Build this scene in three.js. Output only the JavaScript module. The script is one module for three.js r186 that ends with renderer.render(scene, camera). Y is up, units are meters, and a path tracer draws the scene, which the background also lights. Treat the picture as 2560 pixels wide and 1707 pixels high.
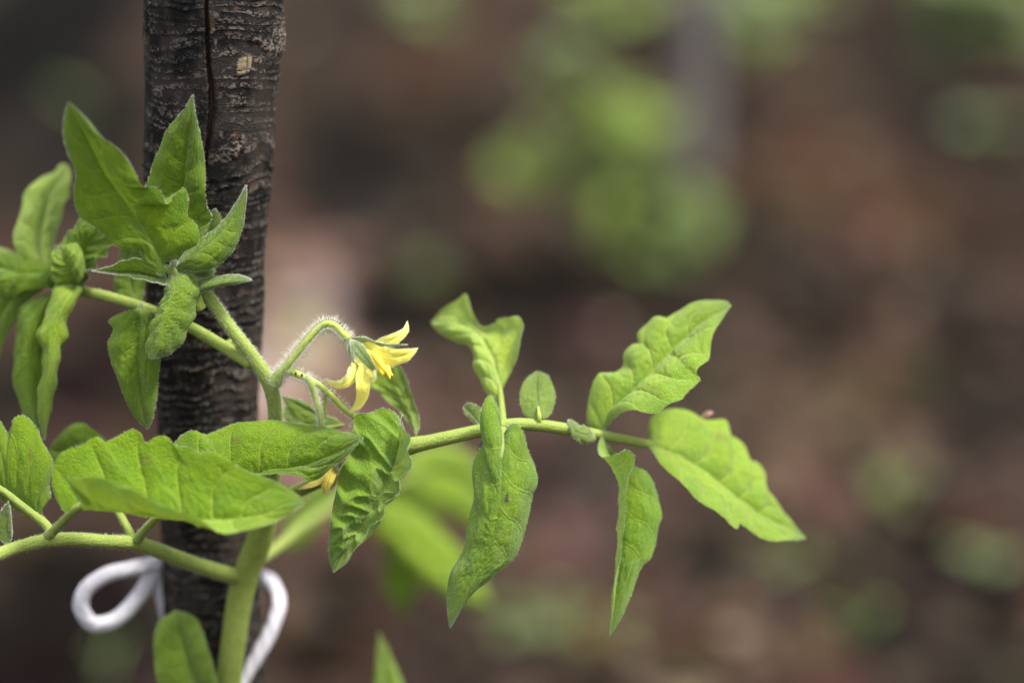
import * as THREE from 'three';
import { mergeGeometries } from 'three/addons/utils/BufferGeometryUtils.js';

// ---------------------------------------------------------------- camera, sky, sun, exposure
const V3 = THREE.Vector3;
const scene = new THREE.Scene();
const FOCUS = 0.70, PITCH = 18.5 * Math.PI / 180, SPAN = 0.29;      // metres to the sharp plane, downward tilt, metres across it
const TARGET = new V3(0, 0.53, 0);
const FWD = new V3(0, -Math.sin(PITCH), -Math.cos(PITCH)), UPV = new V3(0, Math.cos(PITCH), -Math.sin(PITCH));
const EYE = TARGET.clone().addScaledVector(FWD, -FOCUS);
const camera = new THREE.PerspectiveCamera(2 * Math.atan(SPAN / 2560 * 1707 / 2 / FOCUS) * 180 / Math.PI, 1024 / 682, 0.05, 200);
camera.position.copy(EYE); camera.lookAt(TARGET);
camera.focus = FOCUS; camera.userData.fStop = 3.05;

const SUN_DIR = new V3(0.55, 1.0, 0.12).normalize();
{
  const w = 256, h = 128, px = new Float32Array(w * h * 4);
  for (let j = 0; j < h; j++) for (let i = 0; i < w; i++) {
    const el = ((j + 0.5) / h - 0.5) * Math.PI, az = ((i + 0.5) / w - 0.5) * 2 * Math.PI;
    const dir = new V3(Math.cos(el) * Math.sin(az), Math.sin(el), -Math.cos(el) * Math.cos(az));
    const s = Math.max(0, dir.y), glow = Math.pow(Math.max(0, dir.dot(SUN_DIR)), 5);
    const b = dir.y > 0 ? 0.68 * ((0.25 + 0.72 * s) + 0.6 * glow) : 0.16;
    const k = (j * w + i) * 4;
    px[k] = b * 0.98; px[k + 1] = b * 1.0; px[k + 2] = b * 1.05; px[k + 3] = 1;
  }
  const sky = new THREE.DataTexture(px, w, h, THREE.RGBAFormat, THREE.FloatType);
  sky.mapping = THREE.EquirectangularReflectionMapping; sky.magFilter = THREE.LinearFilter; sky.minFilter = THREE.LinearFilter; sky.needsUpdate = true;
  scene.background = sky; scene.environment = sky;
}
const sun = new THREE.DirectionalLight(new THREE.Color(1, 0.94, 0.85), 2.6);
sun.position.copy(SUN_DIR).multiplyScalar(4).add(TARGET); sun.target.position.copy(TARGET);
sun.castShadow = true; sun.shadow.radius = 22; sun.shadow.mapSize.set(2048, 2048);
Object.assign(sun.shadow.camera, { left: -3, right: 3, top: 3, bottom: -3, near: 0.1, far: 12 });
scene.add(sun, sun.target);
const renderer = new THREE.WebGLRenderer({ antialias: true });
renderer.setSize(1024, 682);
renderer.toneMapping = THREE.LinearToneMapping; renderer.toneMappingExposure = 2.85;
renderer.shadowMap.enabled = true;

// ---------------------------------------------------------------- helpers
function rng(seed) { let s = seed >>> 0; return () => { s = (s + 0x6D2B79F5) >>> 0; let t = s; t = Math.imul(t ^ (t >>> 15), t | 1); t ^= t + Math.imul(t ^ (t >>> 7), t | 61); return ((t ^ (t >>> 14)) >>> 0) / 4294967296; }; }
const hash3 = (x, y, z) => { let h = Math.imul(x, 374761393) ^ Math.imul(y, 668265263) ^ Math.imul(z, 2147483647 - 1274126177); h = Math.imul(h ^ (h >>> 13), 1274126177); return ((h ^ (h >>> 16)) >>> 0) / 4294967296; };
const sm = (t) => t * t * (3 - 2 * t), mix = (a, b, t) => a + (b - a) * t, clamp = (x, a = 0, b = 1) => Math.min(b, Math.max(a, x));
const sstep = (a, b, x) => sm(clamp((x - a) / (b - a)));
function noise(x, y, z = 0) {                                        // value noise 0..1
  const X = Math.floor(x), Y = Math.floor(y), Z = Math.floor(z), u = sm(x - X), v = sm(y - Y), w = sm(z - Z);
  const l = (zz) => mix(mix(hash3(X, Y, zz), hash3(X + 1, Y, zz), u), mix(hash3(X, Y + 1, zz), hash3(X + 1, Y + 1, zz), u), v);
  return w === 0 ? l(Z) : mix(l(Z), l(Z + 1), w);
}
function fbm(x, y, z, n = 4) { let a = 0.5, s = 0, t = 0; for (let i = 0; i < n; i++) { s += a * noise(x, y, z); t += a; a *= 0.5; x = x * 2.03 + 7.1; y = y * 2.03 + 3.7; z = z * 2.03 + 1.9; } return s / t; }
const enc = (c) => Math.round(255 * clamp(c <= 0.0031308 ? 12.92 * c : 1.055 * Math.pow(c, 1 / 2.4) - 0.055));
const lin = (r, g, b) => new THREE.Color().setRGB(r, g, b);
function mapTex(w, h, f, srgb) {                                     // f(u, v) -> [r, g, b] linear or a height 0..1
  const d = new Uint8Array(w * h * 4);
  for (let j = 0; j < h; j++) for (let i = 0; i < w; i++) {
    const c = f((i + 0.5) / w, (j + 0.5) / h), k = (j * w + i) * 4;
    if (srgb) { d[k] = enc(c[0]); d[k + 1] = enc(c[1]); d[k + 2] = enc(c[2]); } else d[k] = d[k + 1] = d[k + 2] = Math.round(255 * clamp(c));
    d[k + 3] = 255;
  }
  const t = new THREE.DataTexture(d, w, h, THREE.RGBAFormat); t.magFilter = THREE.LinearFilter; t.minFilter = THREE.LinearFilter;
  t.wrapS = t.wrapT = THREE.RepeatWrapping; if (srgb) t.colorSpace = THREE.SRGBColorSpace; t.needsUpdate = true; return t;
}
// a point seen at photograph pixel (sx, sy), mm behind (+) or before (-) the sharp plane; turns measurements of the photograph into places in metres
function P(sx, sy, mm = 0) {
  const z = FOCUS + mm / 1000, k = z / FOCUS * SPAN / 2560;
  return EYE.clone().addScaledVector(FWD, z).addScaledVector(UPV, (853.5 - sy) * k).add(new V3((sx - 1280) * k, 0, 0));
}
const region = (x0, y0, zoom) => (x, y) => [x0 + x / zoom, y0 + y / zoom];
const rFull = region(0, 0, 0.91875), rB = region(0, 400, 2.24), rC = region(0, 1000, 2.2179), rD = region(620, 740, 3.136), rE = region(780, 960, 2.45);
const rF = region(1060, 700, 3.92), rG = region(1400, 720, 2.3758), rH = region(1400, 1060, 2.8), rI = region(120, 200, 3.016), rK = region(100, 1020, 3.36);
function onGround(fx, fy, y = 0) {                                   // where the line of sight through a full-view pixel meets the ground
  const p = P(...rFull(fx, fy)), d = p.sub(EYE); return EYE.clone().addScaledVector(d, (y - EYE.y) / d.y);
}
const taken = {};
function numbered(n) { const k = taken[n] = (taken[n] ?? -1) + 1; return k ? `${n}_${String(k).padStart(3, '0')}` : n; }
function thing(name, label, category, pos = [0, 0, 0], group) {
  const o = new THREE.Group(); o.name = numbered(name); o.position.set(...pos); o.userData = { label, category }; if (group) o.userData.group = group; scene.add(o); return o;
}
function mesh(name, geo, mat, parent) { const m = new THREE.Mesh(geo, mat); m.name = name; m.castShadow = m.receiveShadow = true; parent.add(m); return m; }
function grid(nu, nv, fn) {                                          // indexed sheet
  const pos = [], uv = [], idx = [];
  for (let i = 0; i <= nu; i++) for (let j = 0; j <= nv; j++) { const p = fn(i / nu, j / nv, i, j); pos.push(p.x, p.y, p.z); uv.push(i / nu, j / nv); }
  for (let i = 0; i < nu; i++) for (let j = 0; j < nv; j++) { const a = i * (nv + 1) + j, b = a + 1, c = a + nv + 1, d = c + 1; idx.push(a, b, c, b, d, c); }
  const g = new THREE.BufferGeometry(); g.setAttribute('position', new THREE.Float32BufferAttribute(pos, 3)); g.setAttribute('uv', new THREE.Float32BufferAttribute(uv, 2)); g.setIndex(idx); return g;
}
function tube(points, radii, seg = 10, steps = 60, wob = 0) {        // points: V3[], radii at the points
  const c = new THREE.CatmullRomCurve3(points, false, 'centripetal'); c.arcLengthDivisions = 300;
  const fr = c.computeFrenetFrames(steps, false), cum = c.getLengths(steps);
  const rAt = (t) => { const x = t * (radii.length - 1), i = Math.min(radii.length - 2, Math.floor(x)); return mix(radii[i], radii[i + 1], sm(x - i)); };
  const pts = []; for (let i = 0; i <= steps; i++) pts.push(c.getPointAt(i / steps));
  const g = grid(steps, seg, (u, v, i) => {
    const a = v * Math.PI * 2, r = (i === 0 || i === steps ? 0.02 : 1) * rAt(c.getUtoTmapping(u)) * (1 + wob * (Math.cos(4 * a + 3 * u) * 0.5 + (noise(u * 40, Math.cos(a) * 2 + 5, Math.sin(a) * 2 + 5) - 0.5)));
    return pts[i].clone().addScaledVector(fr.normals[i], Math.cos(a) * r).addScaledVector(fr.binormals[i], Math.sin(a) * r);
  });
  const L = c.getLength(), uv = g.attributes.uv; for (let k = 0; k < uv.count; k++) { uv.setXY(k, uv.getX(k) * L / 0.01, uv.getY(k)); }
  g.computeVertexNormals();
  const nrm = g.attributes.normal;                                   // close the shading seam
  for (let i = 0; i <= steps; i++) { const a = i * (seg + 1), b = a + seg, n = new V3(nrm.getX(a) + nrm.getX(b), nrm.getY(a) + nrm.getY(b), nrm.getZ(a) + nrm.getZ(b)).normalize(); nrm.setXYZ(a, n.x, n.y, n.z); nrm.setXYZ(b, n.x, n.y, n.z); }
  return g;
}
function hairGeometry(list) {                                        // list of [root, direction, length, radius]
  const pos = new Float32Array(list.length * 12), nor = new Float32Array(list.length * 12), idx = new Uint32Array(list.length * 9);
  const s = new V3(), t = new V3();
  list.forEach(([p, d, len, r], k) => {
    s.set(Math.abs(d.y) > 0.8 ? 1 : 0, Math.abs(d.y) > 0.8 ? 0 : 1, 0).cross(d).normalize(); t.crossVectors(d, s);
    for (let q = 0; q < 3; q++) { const a = q * 2.0944, n = s.clone().multiplyScalar(Math.cos(a)).addScaledVector(t, Math.sin(a)); pos.set([p.x + n.x * r, p.y + n.y * r, p.z + n.z * r], k * 12 + q * 3); nor.set([n.x, n.y, n.z], k * 12 + q * 3); }
    pos.set([p.x + d.x * len, p.y + d.y * len, p.z + d.z * len], k * 12 + 9); nor.set([d.x, d.y, d.z], k * 12 + 9);
    for (let q = 0; q < 3; q++) idx.set([k * 4 + q, k * 4 + (q + 1) % 3, k * 4 + 3], k * 9 + q * 3);
  });
  const g = new THREE.BufferGeometry(); g.setAttribute('position', new THREE.BufferAttribute(pos, 3)); g.setAttribute('normal', new THREE.BufferAttribute(nor, 3)); g.setIndex(new THREE.BufferAttribute(idx, 1)); return g;
}
function tubeHairs(list, points, r, n, len, rad, seed) {             // hairs standing off a stem
  const c = new THREE.CatmullRomCurve3(points, false, 'centripetal'), R = rng(seed);
  for (let k = 0; k < n; k++) {
    const t = R(), p = c.getPointAt(t), tg = c.getTangentAt(t), a = R() * Math.PI * 2, s = new V3(0.3, 0.5, 0.8).cross(tg).normalize(), q = new V3().crossVectors(tg, s);
    const n3 = s.multiplyScalar(Math.cos(a)).addScaledVector(q, Math.sin(a)), rr = Array.isArray(r) ? mix(r[0], r[1], t) : r;
    list.push([p.addScaledVector(n3, rr * 0.96), n3.clone().addScaledVector(tg, (R() - 0.5) * 0.7).add(new V3(R() - 0.5, R() - 0.5, R() - 0.5).multiplyScalar(0.4)).normalize(), len * (0.35 + 0.9 * R() * R()), rad]);
  }
}

// ---------------------------------------------------------------- leaf surface
const NV = 7;
function veinField(u, v) {                                           // v -1..1; returns [closeness to a vein 0..1, height of the blister between veins 0..1]
  const a = Math.abs(v), s = u * NV - Math.pow(a, 0.85) * 1.25 + (v > 0 ? 0.38 : 0) + 0.10 * Math.sin(a * 5 + u * 9);
  const f = s - Math.floor(s), dv = Math.min(f, 1 - f), fade = 1 - 0.6 * a;
  const lat = Math.exp(-Math.pow(dv / (0.035 * fade + 0.008), 2)) * (1 - sstep(0.75, 1.0, a)) * (s > 0 ? 1 : 0);
  const mid = Math.exp(-Math.pow(a / (0.030 * (1.15 - u) + 0.006), 2));
  return [Math.max(lat * 0.85, mid), Math.pow(Math.sin(Math.PI * f), 0.5) * Math.pow(Math.sin(Math.PI * clamp(a, 0.001, 0.999)), 0.5)];
}
function cell(x, y) {                                                // Worley edge distance for veinlets
  const X = Math.floor(x), Y = Math.floor(y); let a = 9, b = 9;
  for (let i = -1; i < 2; i++) for (let j = -1; j < 2; j++) { const d = Math.hypot(X + i + hash3(X + i, Y + j, 11) - x, Y + j + hash3(X + i, Y + j, 23) - y); if (d < a) { b = a; a = d; } else if (d < b) b = d; }
  return b - a;
}
const leafMap = mapTex(1024, 512, (u, vv) => {
  const v = vv * 2 - 1, [vein] = veinField(u, v);
  const net = 1 - sstep(0.0, 0.16, cell(u * 60 + 2 * noise(u * 20, v * 12, 3), v * 17));
  const net2 = 1 - sstep(0.0, 0.2, cell(u * 170, v * 52));
  const big = fbm(u * 6, v * 3 + 9, 2, 3), fine = noise(u * 420, v * 170, 5), mott = fbm(u * 45, v * 18, 8, 3);
  const t = clamp(0.5 + (big - 0.5) * 1.2 + (mott - 0.5) * 0.7), g = 0.68 + 0.5 * fine;
  const w = clamp(vein * 0.6 + net * 0.24 + net2 * 0.12), dot = sstep(0.74, 0.92, noise(u * 520, v * 210, 17)) * 0.22;
  const c = [mix(mix(0.27, 0.43, t), 0.66, w) * g, mix(mix(0.50, 0.64, t), 0.78, w) * g, mix(mix(0.085, 0.055, t), 0.14, w) * g];
  const spot = sstep(0.90, 0.95, noise(u * 34 + 3, v * 13, 41)) * 0.55;
  c[0] = mix(c[0], 0.34, spot); c[1] = mix(c[1], 0.30, spot); c[2] = mix(c[2], 0.10, spot);
  return [mix(c[0], 0.72, dot), mix(c[1], 0.82, dot), mix(c[2], 0.50, dot)];
}, true);
const leafBump = mapTex(1024, 512, (u, vv) => {
  const v = vv * 2 - 1, [vein] = veinField(u, v), net = sstep(0.0, 0.25, cell(u * 60 + 2 * noise(u * 20, v * 12, 3), v * 17)), net2 = sstep(0.0, 0.35, cell(u * 170, v * 52));
  return 0.62 - 0.32 * vein + 0.16 * net + 0.10 * net2 + 0.12 * (noise(u * 420, v * 170, 5) - 0.5);
});
function leafMat(r, g, b, o = {}) {
  return new THREE.MeshPhysicalMaterial({ color: lin(r, g, b), map: leafMap, bumpMap: leafBump, bumpScale: o.bump ?? 0.0009, roughness: 1, transmission: o.tr ?? 0.34, thickness: 0, vertexColors: true, side: THREE.DoubleSide, specularIntensity: 0.2, sheen: o.sheen ?? 0.18, sheenColor: lin(0.85, 0.95, 0.75), sheenRoughness: 0.7, clearcoat: o.coat ?? 0.03, clearcoatRoughness: 0.5 });
}
const M = { leaf: leafMat(0.44, 0.49, 0.20), young: leafMat(0.66, 0.67, 0.50, { sheen: 0.5 }) };  // the second is a paler, yellower green than the first, with more sheen
const UNDER = [1.55, 1.4, 2.1];                                       // the underside of a leaf is paler and greyer than its face
function stemMat(r, g, b) {
  return new THREE.MeshPhysicalMaterial({ color: lin(r, g, b), map: stemMap, bumpMap: stemBump, bumpScale: 0.0004, roughness: 0.7, specularIntensity: 0.5, sheen: 0.2, sheenColor: lin(0.9, 0.95, 0.8), sheenRoughness: 0.6 });
}
const stemMap = mapTex(256, 128, (u, v) => { const t = fbm(u * 6, Math.cos(v * 6.283) * 3 + 5, Math.sin(v * 6.283) * 3 + 5, 3), f = 0.75 + 0.5 * noise(u * 60, v * 60, 4); return [mix(0.62, 0.95, t) * f, mix(0.78, 0.95, t) * f, mix(0.55, 0.85, t) * f]; }, true);
const stemBump = mapTex(256, 128, (u, v) => 0.5 + 0.5 * (fbm(u * 8, v * 40, 6, 3) - 0.5) + 0.3 * (noise(u * 70, v * 70, 2) - 0.5));
M.stem = stemMat(0.29, 0.34, 0.085); M.youngStem = stemMat(0.50, 0.58, 0.12);
M.hair = new THREE.MeshPhysicalMaterial({ color: lin(0.80, 0.84, 0.72), roughness: 1, transmission: 0.45, thickness: 0, side: THREE.DoubleSide });

function curvePx(pts, n) { const c = new THREE.CatmullRomCurve3(pts, false, 'centripetal'); c.arcLengthDivisions = 500; return c.getSpacedPoints(n); }
let leafSeed = 1;
// One leaf as a doubly curved sheet: the midrib and both margins in photograph pixels with depths in mm; the halves between them arch, blister between the veins and wave at the margin.
function leaf(parent, name, o) {
  const nu = Math.round((o.nu ?? 84) * 1.35), nh = Math.round((o.nh ?? 14) * 1.6), DS = 8.83, R = rng(o.seed ?? 1000 + leafSeed++);
  const to3 = (reg, q, d) => { const [x, y] = reg(q[0], q[1]); return new V3(x, y, (q[2] ?? d) * DS); };
  const d0 = o.d ?? 0;
  const midIn = o.mid.map((q) => to3(o.r, q, d0)), mid = curvePx(midIn, nu);
  const edge = (list, dd) => {
    const n = list.length, pts = list.map((q, k) => { const u = (k + 1) / (n + 1), m = mid[Math.round(u * nu)]; return q[2] === undefined ? new V3(...o.r(q[0], q[1]), m.z + dd * DS * Math.pow(Math.sin(Math.PI * u), 0.6)) : to3(o.r, q); });
    return curvePx([midIn[0], ...pts, midIn[midIn.length - 1]], nu);
  };
  const Lc = edge(o.L, o.dl ?? 0), Rc = edge(o.R, o.dr ?? 0);
  const ctl = (list) => list && curvePx(list.map((q) => to3(o.r, q, d0)), nu), CL = ctl(o.CL), CR = ctl(o.CR);
  const un = (q) => P(q.x, q.y, q.z / DS);
  const base = grid(nu, nh * 2, (u, vv, i, j) => {
    const v = (j - nh) / nh, a = Math.abs(v), m = mid[i], e = v < 0 ? Lc[i] : Rc[i], c = v < 0 ? CL : CR;
    if (c) return un(m.clone().multiplyScalar((1 - a) * (1 - a)).addScaledVector(c[i], 2 * a * (1 - a)).addScaledVector(e, a * a));
    return un(m.clone().lerp(e, a));
  });
  base.computeVertexNormals();
  const p = base.attributes.position, n = base.attributes.normal, col = new Float32Array(p.count * 3);
  let facing = 0; const q = new V3(), w = new V3();
  for (let k = 0; k < p.count; k++) { q.fromBufferAttribute(p, k); w.fromBufferAttribute(n, k); facing += w.dot(EYE.clone().sub(q)); }
  const sg = facing > 0 ? 1 : -1, quilt = (o.quilt ?? 0.5) * 0.75 / 1000, ph = R() * 6, wave = (o.wave ?? 0.5) / 1000, wn = o.wn ?? 5;
  const tint = o.tint ?? [1, 1, 1], cl = (o.colL ?? [1, 1, 1]).map((x, t) => x * tint[t]), cr = (o.colR ?? [1, 1, 1]).map((x, t) => x * tint[t]);
  for (let i = 0; i <= nu; i++) for (let j = 0; j <= 2 * nh; j++) {
    const k = i * (2 * nh + 1) + j, u = i / nu, v = (j - nh) / nh, a = Math.abs(v), end = Math.pow(Math.sin(Math.PI * clamp(u, 0.001, 0.999)), 0.5);
    const [, bl] = veinField(u, v), wf = clamp(Lc[i].distanceTo(Rc[i]) / 8.83 / 11);
    let h = ((v < 0 ? o.bl : o.br) ?? o.b ?? 1.2) / 1000 * 4 * a * (1 - a) * end;
    h += quilt * bl * end * (0.7 + 0.6 * noise(u * 9, v * 5 + 20, ph)) + wave * a * a * Math.sin(u * wn * 6.283 + ph + (v > 0 ? 1.7 : 0)) * end + (noise(u * 14, v * 7 + 9, ph + 3) - 0.5) * 0.0006 * end + (noise(u * 70, v * 26 + 40, ph) - 0.5) * 0.00022 * end - 0.0006 * Math.exp(-Math.pow(a / 0.06, 2)) * end * (o.groove ?? 1) + 0.00028 * (sstep(0, 0.55, cell(u * 24 + noise(u * 8, v * 4, ph), v * 8)) - 0.5) * end * (1 - a * a);
    if (o.crump) { const w1 = u * 11 - a * 1.6 + 0.8 * noise(u * 5, v * 3, ph + 7), rd = 1 - Math.abs(2 * noise(w1 * 1.5, v * 1.3 + 3, ph) - 1); h += o.crump / 1000 * (rd - 0.6) * Math.sin(Math.PI * clamp(0.08 + a * 0.9)) * end; }
    h *= wf;
    p.setXYZ(k, p.getX(k) + n.getX(k) * h * sg, p.getY(k) + n.getY(k) * h * sg, p.getZ(k) + n.getZ(k) * h * sg);
    const c = v < 0 ? cl : cr, f = clamp(a * 8); for (let t = 0; t < 3; t++) col[k * 3 + t] = mix((cl[t] + cr[t]) / 2, c[t], f);
  }
  base.setAttribute('color', new THREE.BufferAttribute(col, 3)); base.computeVertexNormals();
  const m = mesh(name, base, o.m, parent);
  if (o.label) m.userData.label = o.label;
  // hairs on the margins and faces
  const H = parent.userData.hairs ??= [], nrm = base.attributes.normal, at = (i, j) => new V3().fromBufferAttribute(p, i * (2 * nh + 1) + j), nat = (i, j) => new V3().fromBufferAttribute(nrm, i * (2 * nh + 1) + j);
  const fuzz = o.fuzz ?? 1;
  for (const j of [0, 2 * nh]) for (let k = 0; k < 330 * fuzz; k++) {
    const x = 1 + R() * (nu - 2), i = Math.floor(x), r0 = at(i, j).lerp(at(i + 1, j), x - i), out = r0.clone().sub(at(i, j ? j - 1 : 1)).normalize();
    H.push([r0, out.addScaledVector(nat(i, j), (R() - 0.5) * 1.6).add(new V3(R() - 0.5, R() - 0.5, R() - 0.5).multiplyScalar(0.7)).normalize(), 0.0003 + 0.0007 * R() * R(), 0.00003]);
  }
  for (let k = 0; k < 800 * fuzz; k++) {
    const i = 1 + Math.floor(R() * (nu - 2)), j = Math.floor(R() * (2 * nh)), r0 = at(i, j).lerp(at(i + 1, j + 1), R()), nn = nat(i, j); if (nn.dot(EYE.clone().sub(r0)) < 0) nn.negate();
    H.push([r0, nn.add(new V3(R() - 0.5, R() - 0.5, R() - 0.5).multiplyScalar(1.0)).normalize(), 0.00025 + 0.0004 * R(), 0.00002]);
  }
  return m;
}
function growHairs(parent) { const l = parent.userData.hairs; delete parent.userData.hairs; if (l?.length) { const h = mesh('fuzz', hairGeometry(l), M.hair, parent); h.userData.kind = 'stuff'; } }
function stalk(parent, name, r, pts, radii, mat, o = {}) {           // pts in photograph pixels with depths in mm, radii in mm
  const q = pts.map(([x, y, d]) => P(...r(x, y), d)), m = mesh(name, tube(q, radii.map((x) => x / 1000), o.seg ?? 12, o.steps ?? 50, o.wob ?? 0.06), mat, parent);
  if (o.hairs) tubeHairs(parent.userData.hairs ??= [], q, [radii[0] / 1000, radii[radii.length - 1] / 1000], o.hairs, (o.len ?? 0.8) / 1000, (o.hr ?? 0.03) / 1000, o.seed ?? 7);
  return m;
}
// a petal or sepal: midline in pixels, half widths in pixels, turned about its own length by ang (radians)
function blade(parent, name, r, zoom, midp, half, ang, mat, o = {}) {
  const pts = midp.map(([x, y, d]) => [...r(x, y), d]), L = [], Rr = [];
  pts.forEach(([x, y, d], k) => {
    const a = pts[Math.max(0, k - 1)], b = pts[Math.min(pts.length - 1, k + 1)], l = Math.hypot(b[0] - a[0], b[1] - a[1]) || 1, nx = -(b[1] - a[1]) / l, ny = (b[0] - a[0]) / l, w = half[k] / zoom, A = Array.isArray(ang) ? ang[k] : ang;
    L.push([x - nx * w * Math.cos(A), y - ny * w * Math.cos(A), d - w * Math.sin(A) / 8.83]); Rr.push([x + nx * w * Math.cos(A), y + ny * w * Math.cos(A), d + w * Math.sin(A) / 8.83]);
  });
  return leaf(parent, name, { r: (x, y) => [x, y], mid: pts, L: L.slice(1, -1), R: Rr.slice(1, -1), m: mat, nu: 40, nh: 6, quilt: 0.05, wave: o.wave ?? 0.15, b: o.b ?? 0.4, fuzz: o.fuzz ?? 0.3, colL: o.colL, colR: o.colR });
}
const part = (parent, name) => { const g = new THREE.Group(); g.name = name; parent.add(g); return g; };

// ---------------------------------------------------------------- ground
const GROUND = [                                                     // patches of soil kinds, and of shade painted as dark soil colour, read from the photograph: x, y, radius in full-view pixels, linear colour, strength
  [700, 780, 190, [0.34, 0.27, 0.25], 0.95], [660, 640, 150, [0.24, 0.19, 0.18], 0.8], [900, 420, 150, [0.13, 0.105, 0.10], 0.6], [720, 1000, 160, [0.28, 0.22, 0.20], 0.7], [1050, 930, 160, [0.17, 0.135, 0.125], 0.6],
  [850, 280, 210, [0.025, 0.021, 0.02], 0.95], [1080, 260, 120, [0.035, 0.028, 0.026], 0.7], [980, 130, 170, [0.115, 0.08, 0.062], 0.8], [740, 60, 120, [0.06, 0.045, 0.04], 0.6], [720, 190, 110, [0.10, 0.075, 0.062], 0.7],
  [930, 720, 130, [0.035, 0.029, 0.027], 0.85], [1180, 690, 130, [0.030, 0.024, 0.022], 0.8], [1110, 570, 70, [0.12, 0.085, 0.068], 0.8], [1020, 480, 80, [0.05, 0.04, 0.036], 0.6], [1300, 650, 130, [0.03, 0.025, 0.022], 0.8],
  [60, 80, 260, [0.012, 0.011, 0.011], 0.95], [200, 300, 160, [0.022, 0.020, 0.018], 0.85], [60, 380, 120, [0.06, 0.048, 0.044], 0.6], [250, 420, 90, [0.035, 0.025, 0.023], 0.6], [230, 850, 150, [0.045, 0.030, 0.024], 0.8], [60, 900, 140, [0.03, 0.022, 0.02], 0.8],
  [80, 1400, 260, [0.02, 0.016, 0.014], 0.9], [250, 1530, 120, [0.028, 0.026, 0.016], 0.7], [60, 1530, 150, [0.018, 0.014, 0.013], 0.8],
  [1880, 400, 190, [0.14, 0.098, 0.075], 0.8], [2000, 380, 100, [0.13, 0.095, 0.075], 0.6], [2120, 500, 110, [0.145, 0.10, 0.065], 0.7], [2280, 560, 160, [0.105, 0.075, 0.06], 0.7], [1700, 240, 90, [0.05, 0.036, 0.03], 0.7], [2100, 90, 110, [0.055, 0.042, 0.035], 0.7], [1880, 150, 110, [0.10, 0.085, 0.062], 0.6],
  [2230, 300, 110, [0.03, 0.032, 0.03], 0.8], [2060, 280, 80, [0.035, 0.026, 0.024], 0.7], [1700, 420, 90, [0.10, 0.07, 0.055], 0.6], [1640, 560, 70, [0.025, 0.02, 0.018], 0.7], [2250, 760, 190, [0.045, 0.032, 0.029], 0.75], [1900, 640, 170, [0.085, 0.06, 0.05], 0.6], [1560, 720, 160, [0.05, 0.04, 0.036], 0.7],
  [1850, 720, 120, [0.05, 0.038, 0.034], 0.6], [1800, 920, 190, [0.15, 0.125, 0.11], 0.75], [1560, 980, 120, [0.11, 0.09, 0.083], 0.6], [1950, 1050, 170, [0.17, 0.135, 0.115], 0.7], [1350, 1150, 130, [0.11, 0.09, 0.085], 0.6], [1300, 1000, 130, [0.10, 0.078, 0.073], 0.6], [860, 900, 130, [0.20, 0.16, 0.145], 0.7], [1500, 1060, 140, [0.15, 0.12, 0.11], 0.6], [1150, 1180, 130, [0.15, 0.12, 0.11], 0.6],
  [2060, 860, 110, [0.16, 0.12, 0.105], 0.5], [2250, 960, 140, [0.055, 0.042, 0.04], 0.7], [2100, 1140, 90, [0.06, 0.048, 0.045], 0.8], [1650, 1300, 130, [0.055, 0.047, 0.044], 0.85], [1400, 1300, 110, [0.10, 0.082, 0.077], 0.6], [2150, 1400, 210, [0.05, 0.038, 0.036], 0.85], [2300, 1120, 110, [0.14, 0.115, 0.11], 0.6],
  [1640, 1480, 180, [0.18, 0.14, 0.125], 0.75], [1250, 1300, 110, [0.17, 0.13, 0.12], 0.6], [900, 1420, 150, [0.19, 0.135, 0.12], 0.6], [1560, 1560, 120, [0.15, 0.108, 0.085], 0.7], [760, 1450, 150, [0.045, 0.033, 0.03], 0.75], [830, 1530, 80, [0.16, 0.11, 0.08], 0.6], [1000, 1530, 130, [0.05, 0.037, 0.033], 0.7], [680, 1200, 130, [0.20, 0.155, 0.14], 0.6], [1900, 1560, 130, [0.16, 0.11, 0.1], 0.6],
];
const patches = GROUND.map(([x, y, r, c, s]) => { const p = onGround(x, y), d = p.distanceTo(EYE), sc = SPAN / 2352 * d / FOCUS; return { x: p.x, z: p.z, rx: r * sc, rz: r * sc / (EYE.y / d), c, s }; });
function soilAndShade(x, z) {
  const wx = x + 0.09 * (fbm(x * 9, z * 9, 1, 3) - 0.5) + 0.03 * (noise(x * 60, z * 60, 4) - 0.5), wz = z + 0.14 * (fbm(x * 9, z * 9, 31, 3) - 0.5) + 0.05 * (noise(x * 60, z * 60, 8) - 0.5);
  const t = fbm(x * 5, z * 4, 12, 4), k = 0.6 + 0.8 * noise(x * 90, z * 90, 3);
  const c = [mix(0.05, 0.16, t), mix(0.038, 0.118, t), mix(0.034, 0.103, t)];
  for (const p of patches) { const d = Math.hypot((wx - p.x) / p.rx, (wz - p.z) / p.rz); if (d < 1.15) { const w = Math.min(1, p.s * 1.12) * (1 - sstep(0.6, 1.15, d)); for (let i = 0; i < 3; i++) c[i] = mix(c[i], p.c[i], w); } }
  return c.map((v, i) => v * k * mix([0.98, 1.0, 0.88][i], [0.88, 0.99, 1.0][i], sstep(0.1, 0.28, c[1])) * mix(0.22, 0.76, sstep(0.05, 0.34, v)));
}
const soilHeight = (x, z) => { const near = 1 / (1 + Math.pow(Math.hypot(x, z + 1.6) / 4, 4)); return near * (0.05 * (fbm(x * 3, z * 3, 5, 3) - 0.5) + 0.03 * (fbm(x * 14, z * 14, 7, 3) - 0.5) + 0.012 * (noise(x * 50, z * 50, 2) - 0.5)); };
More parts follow.
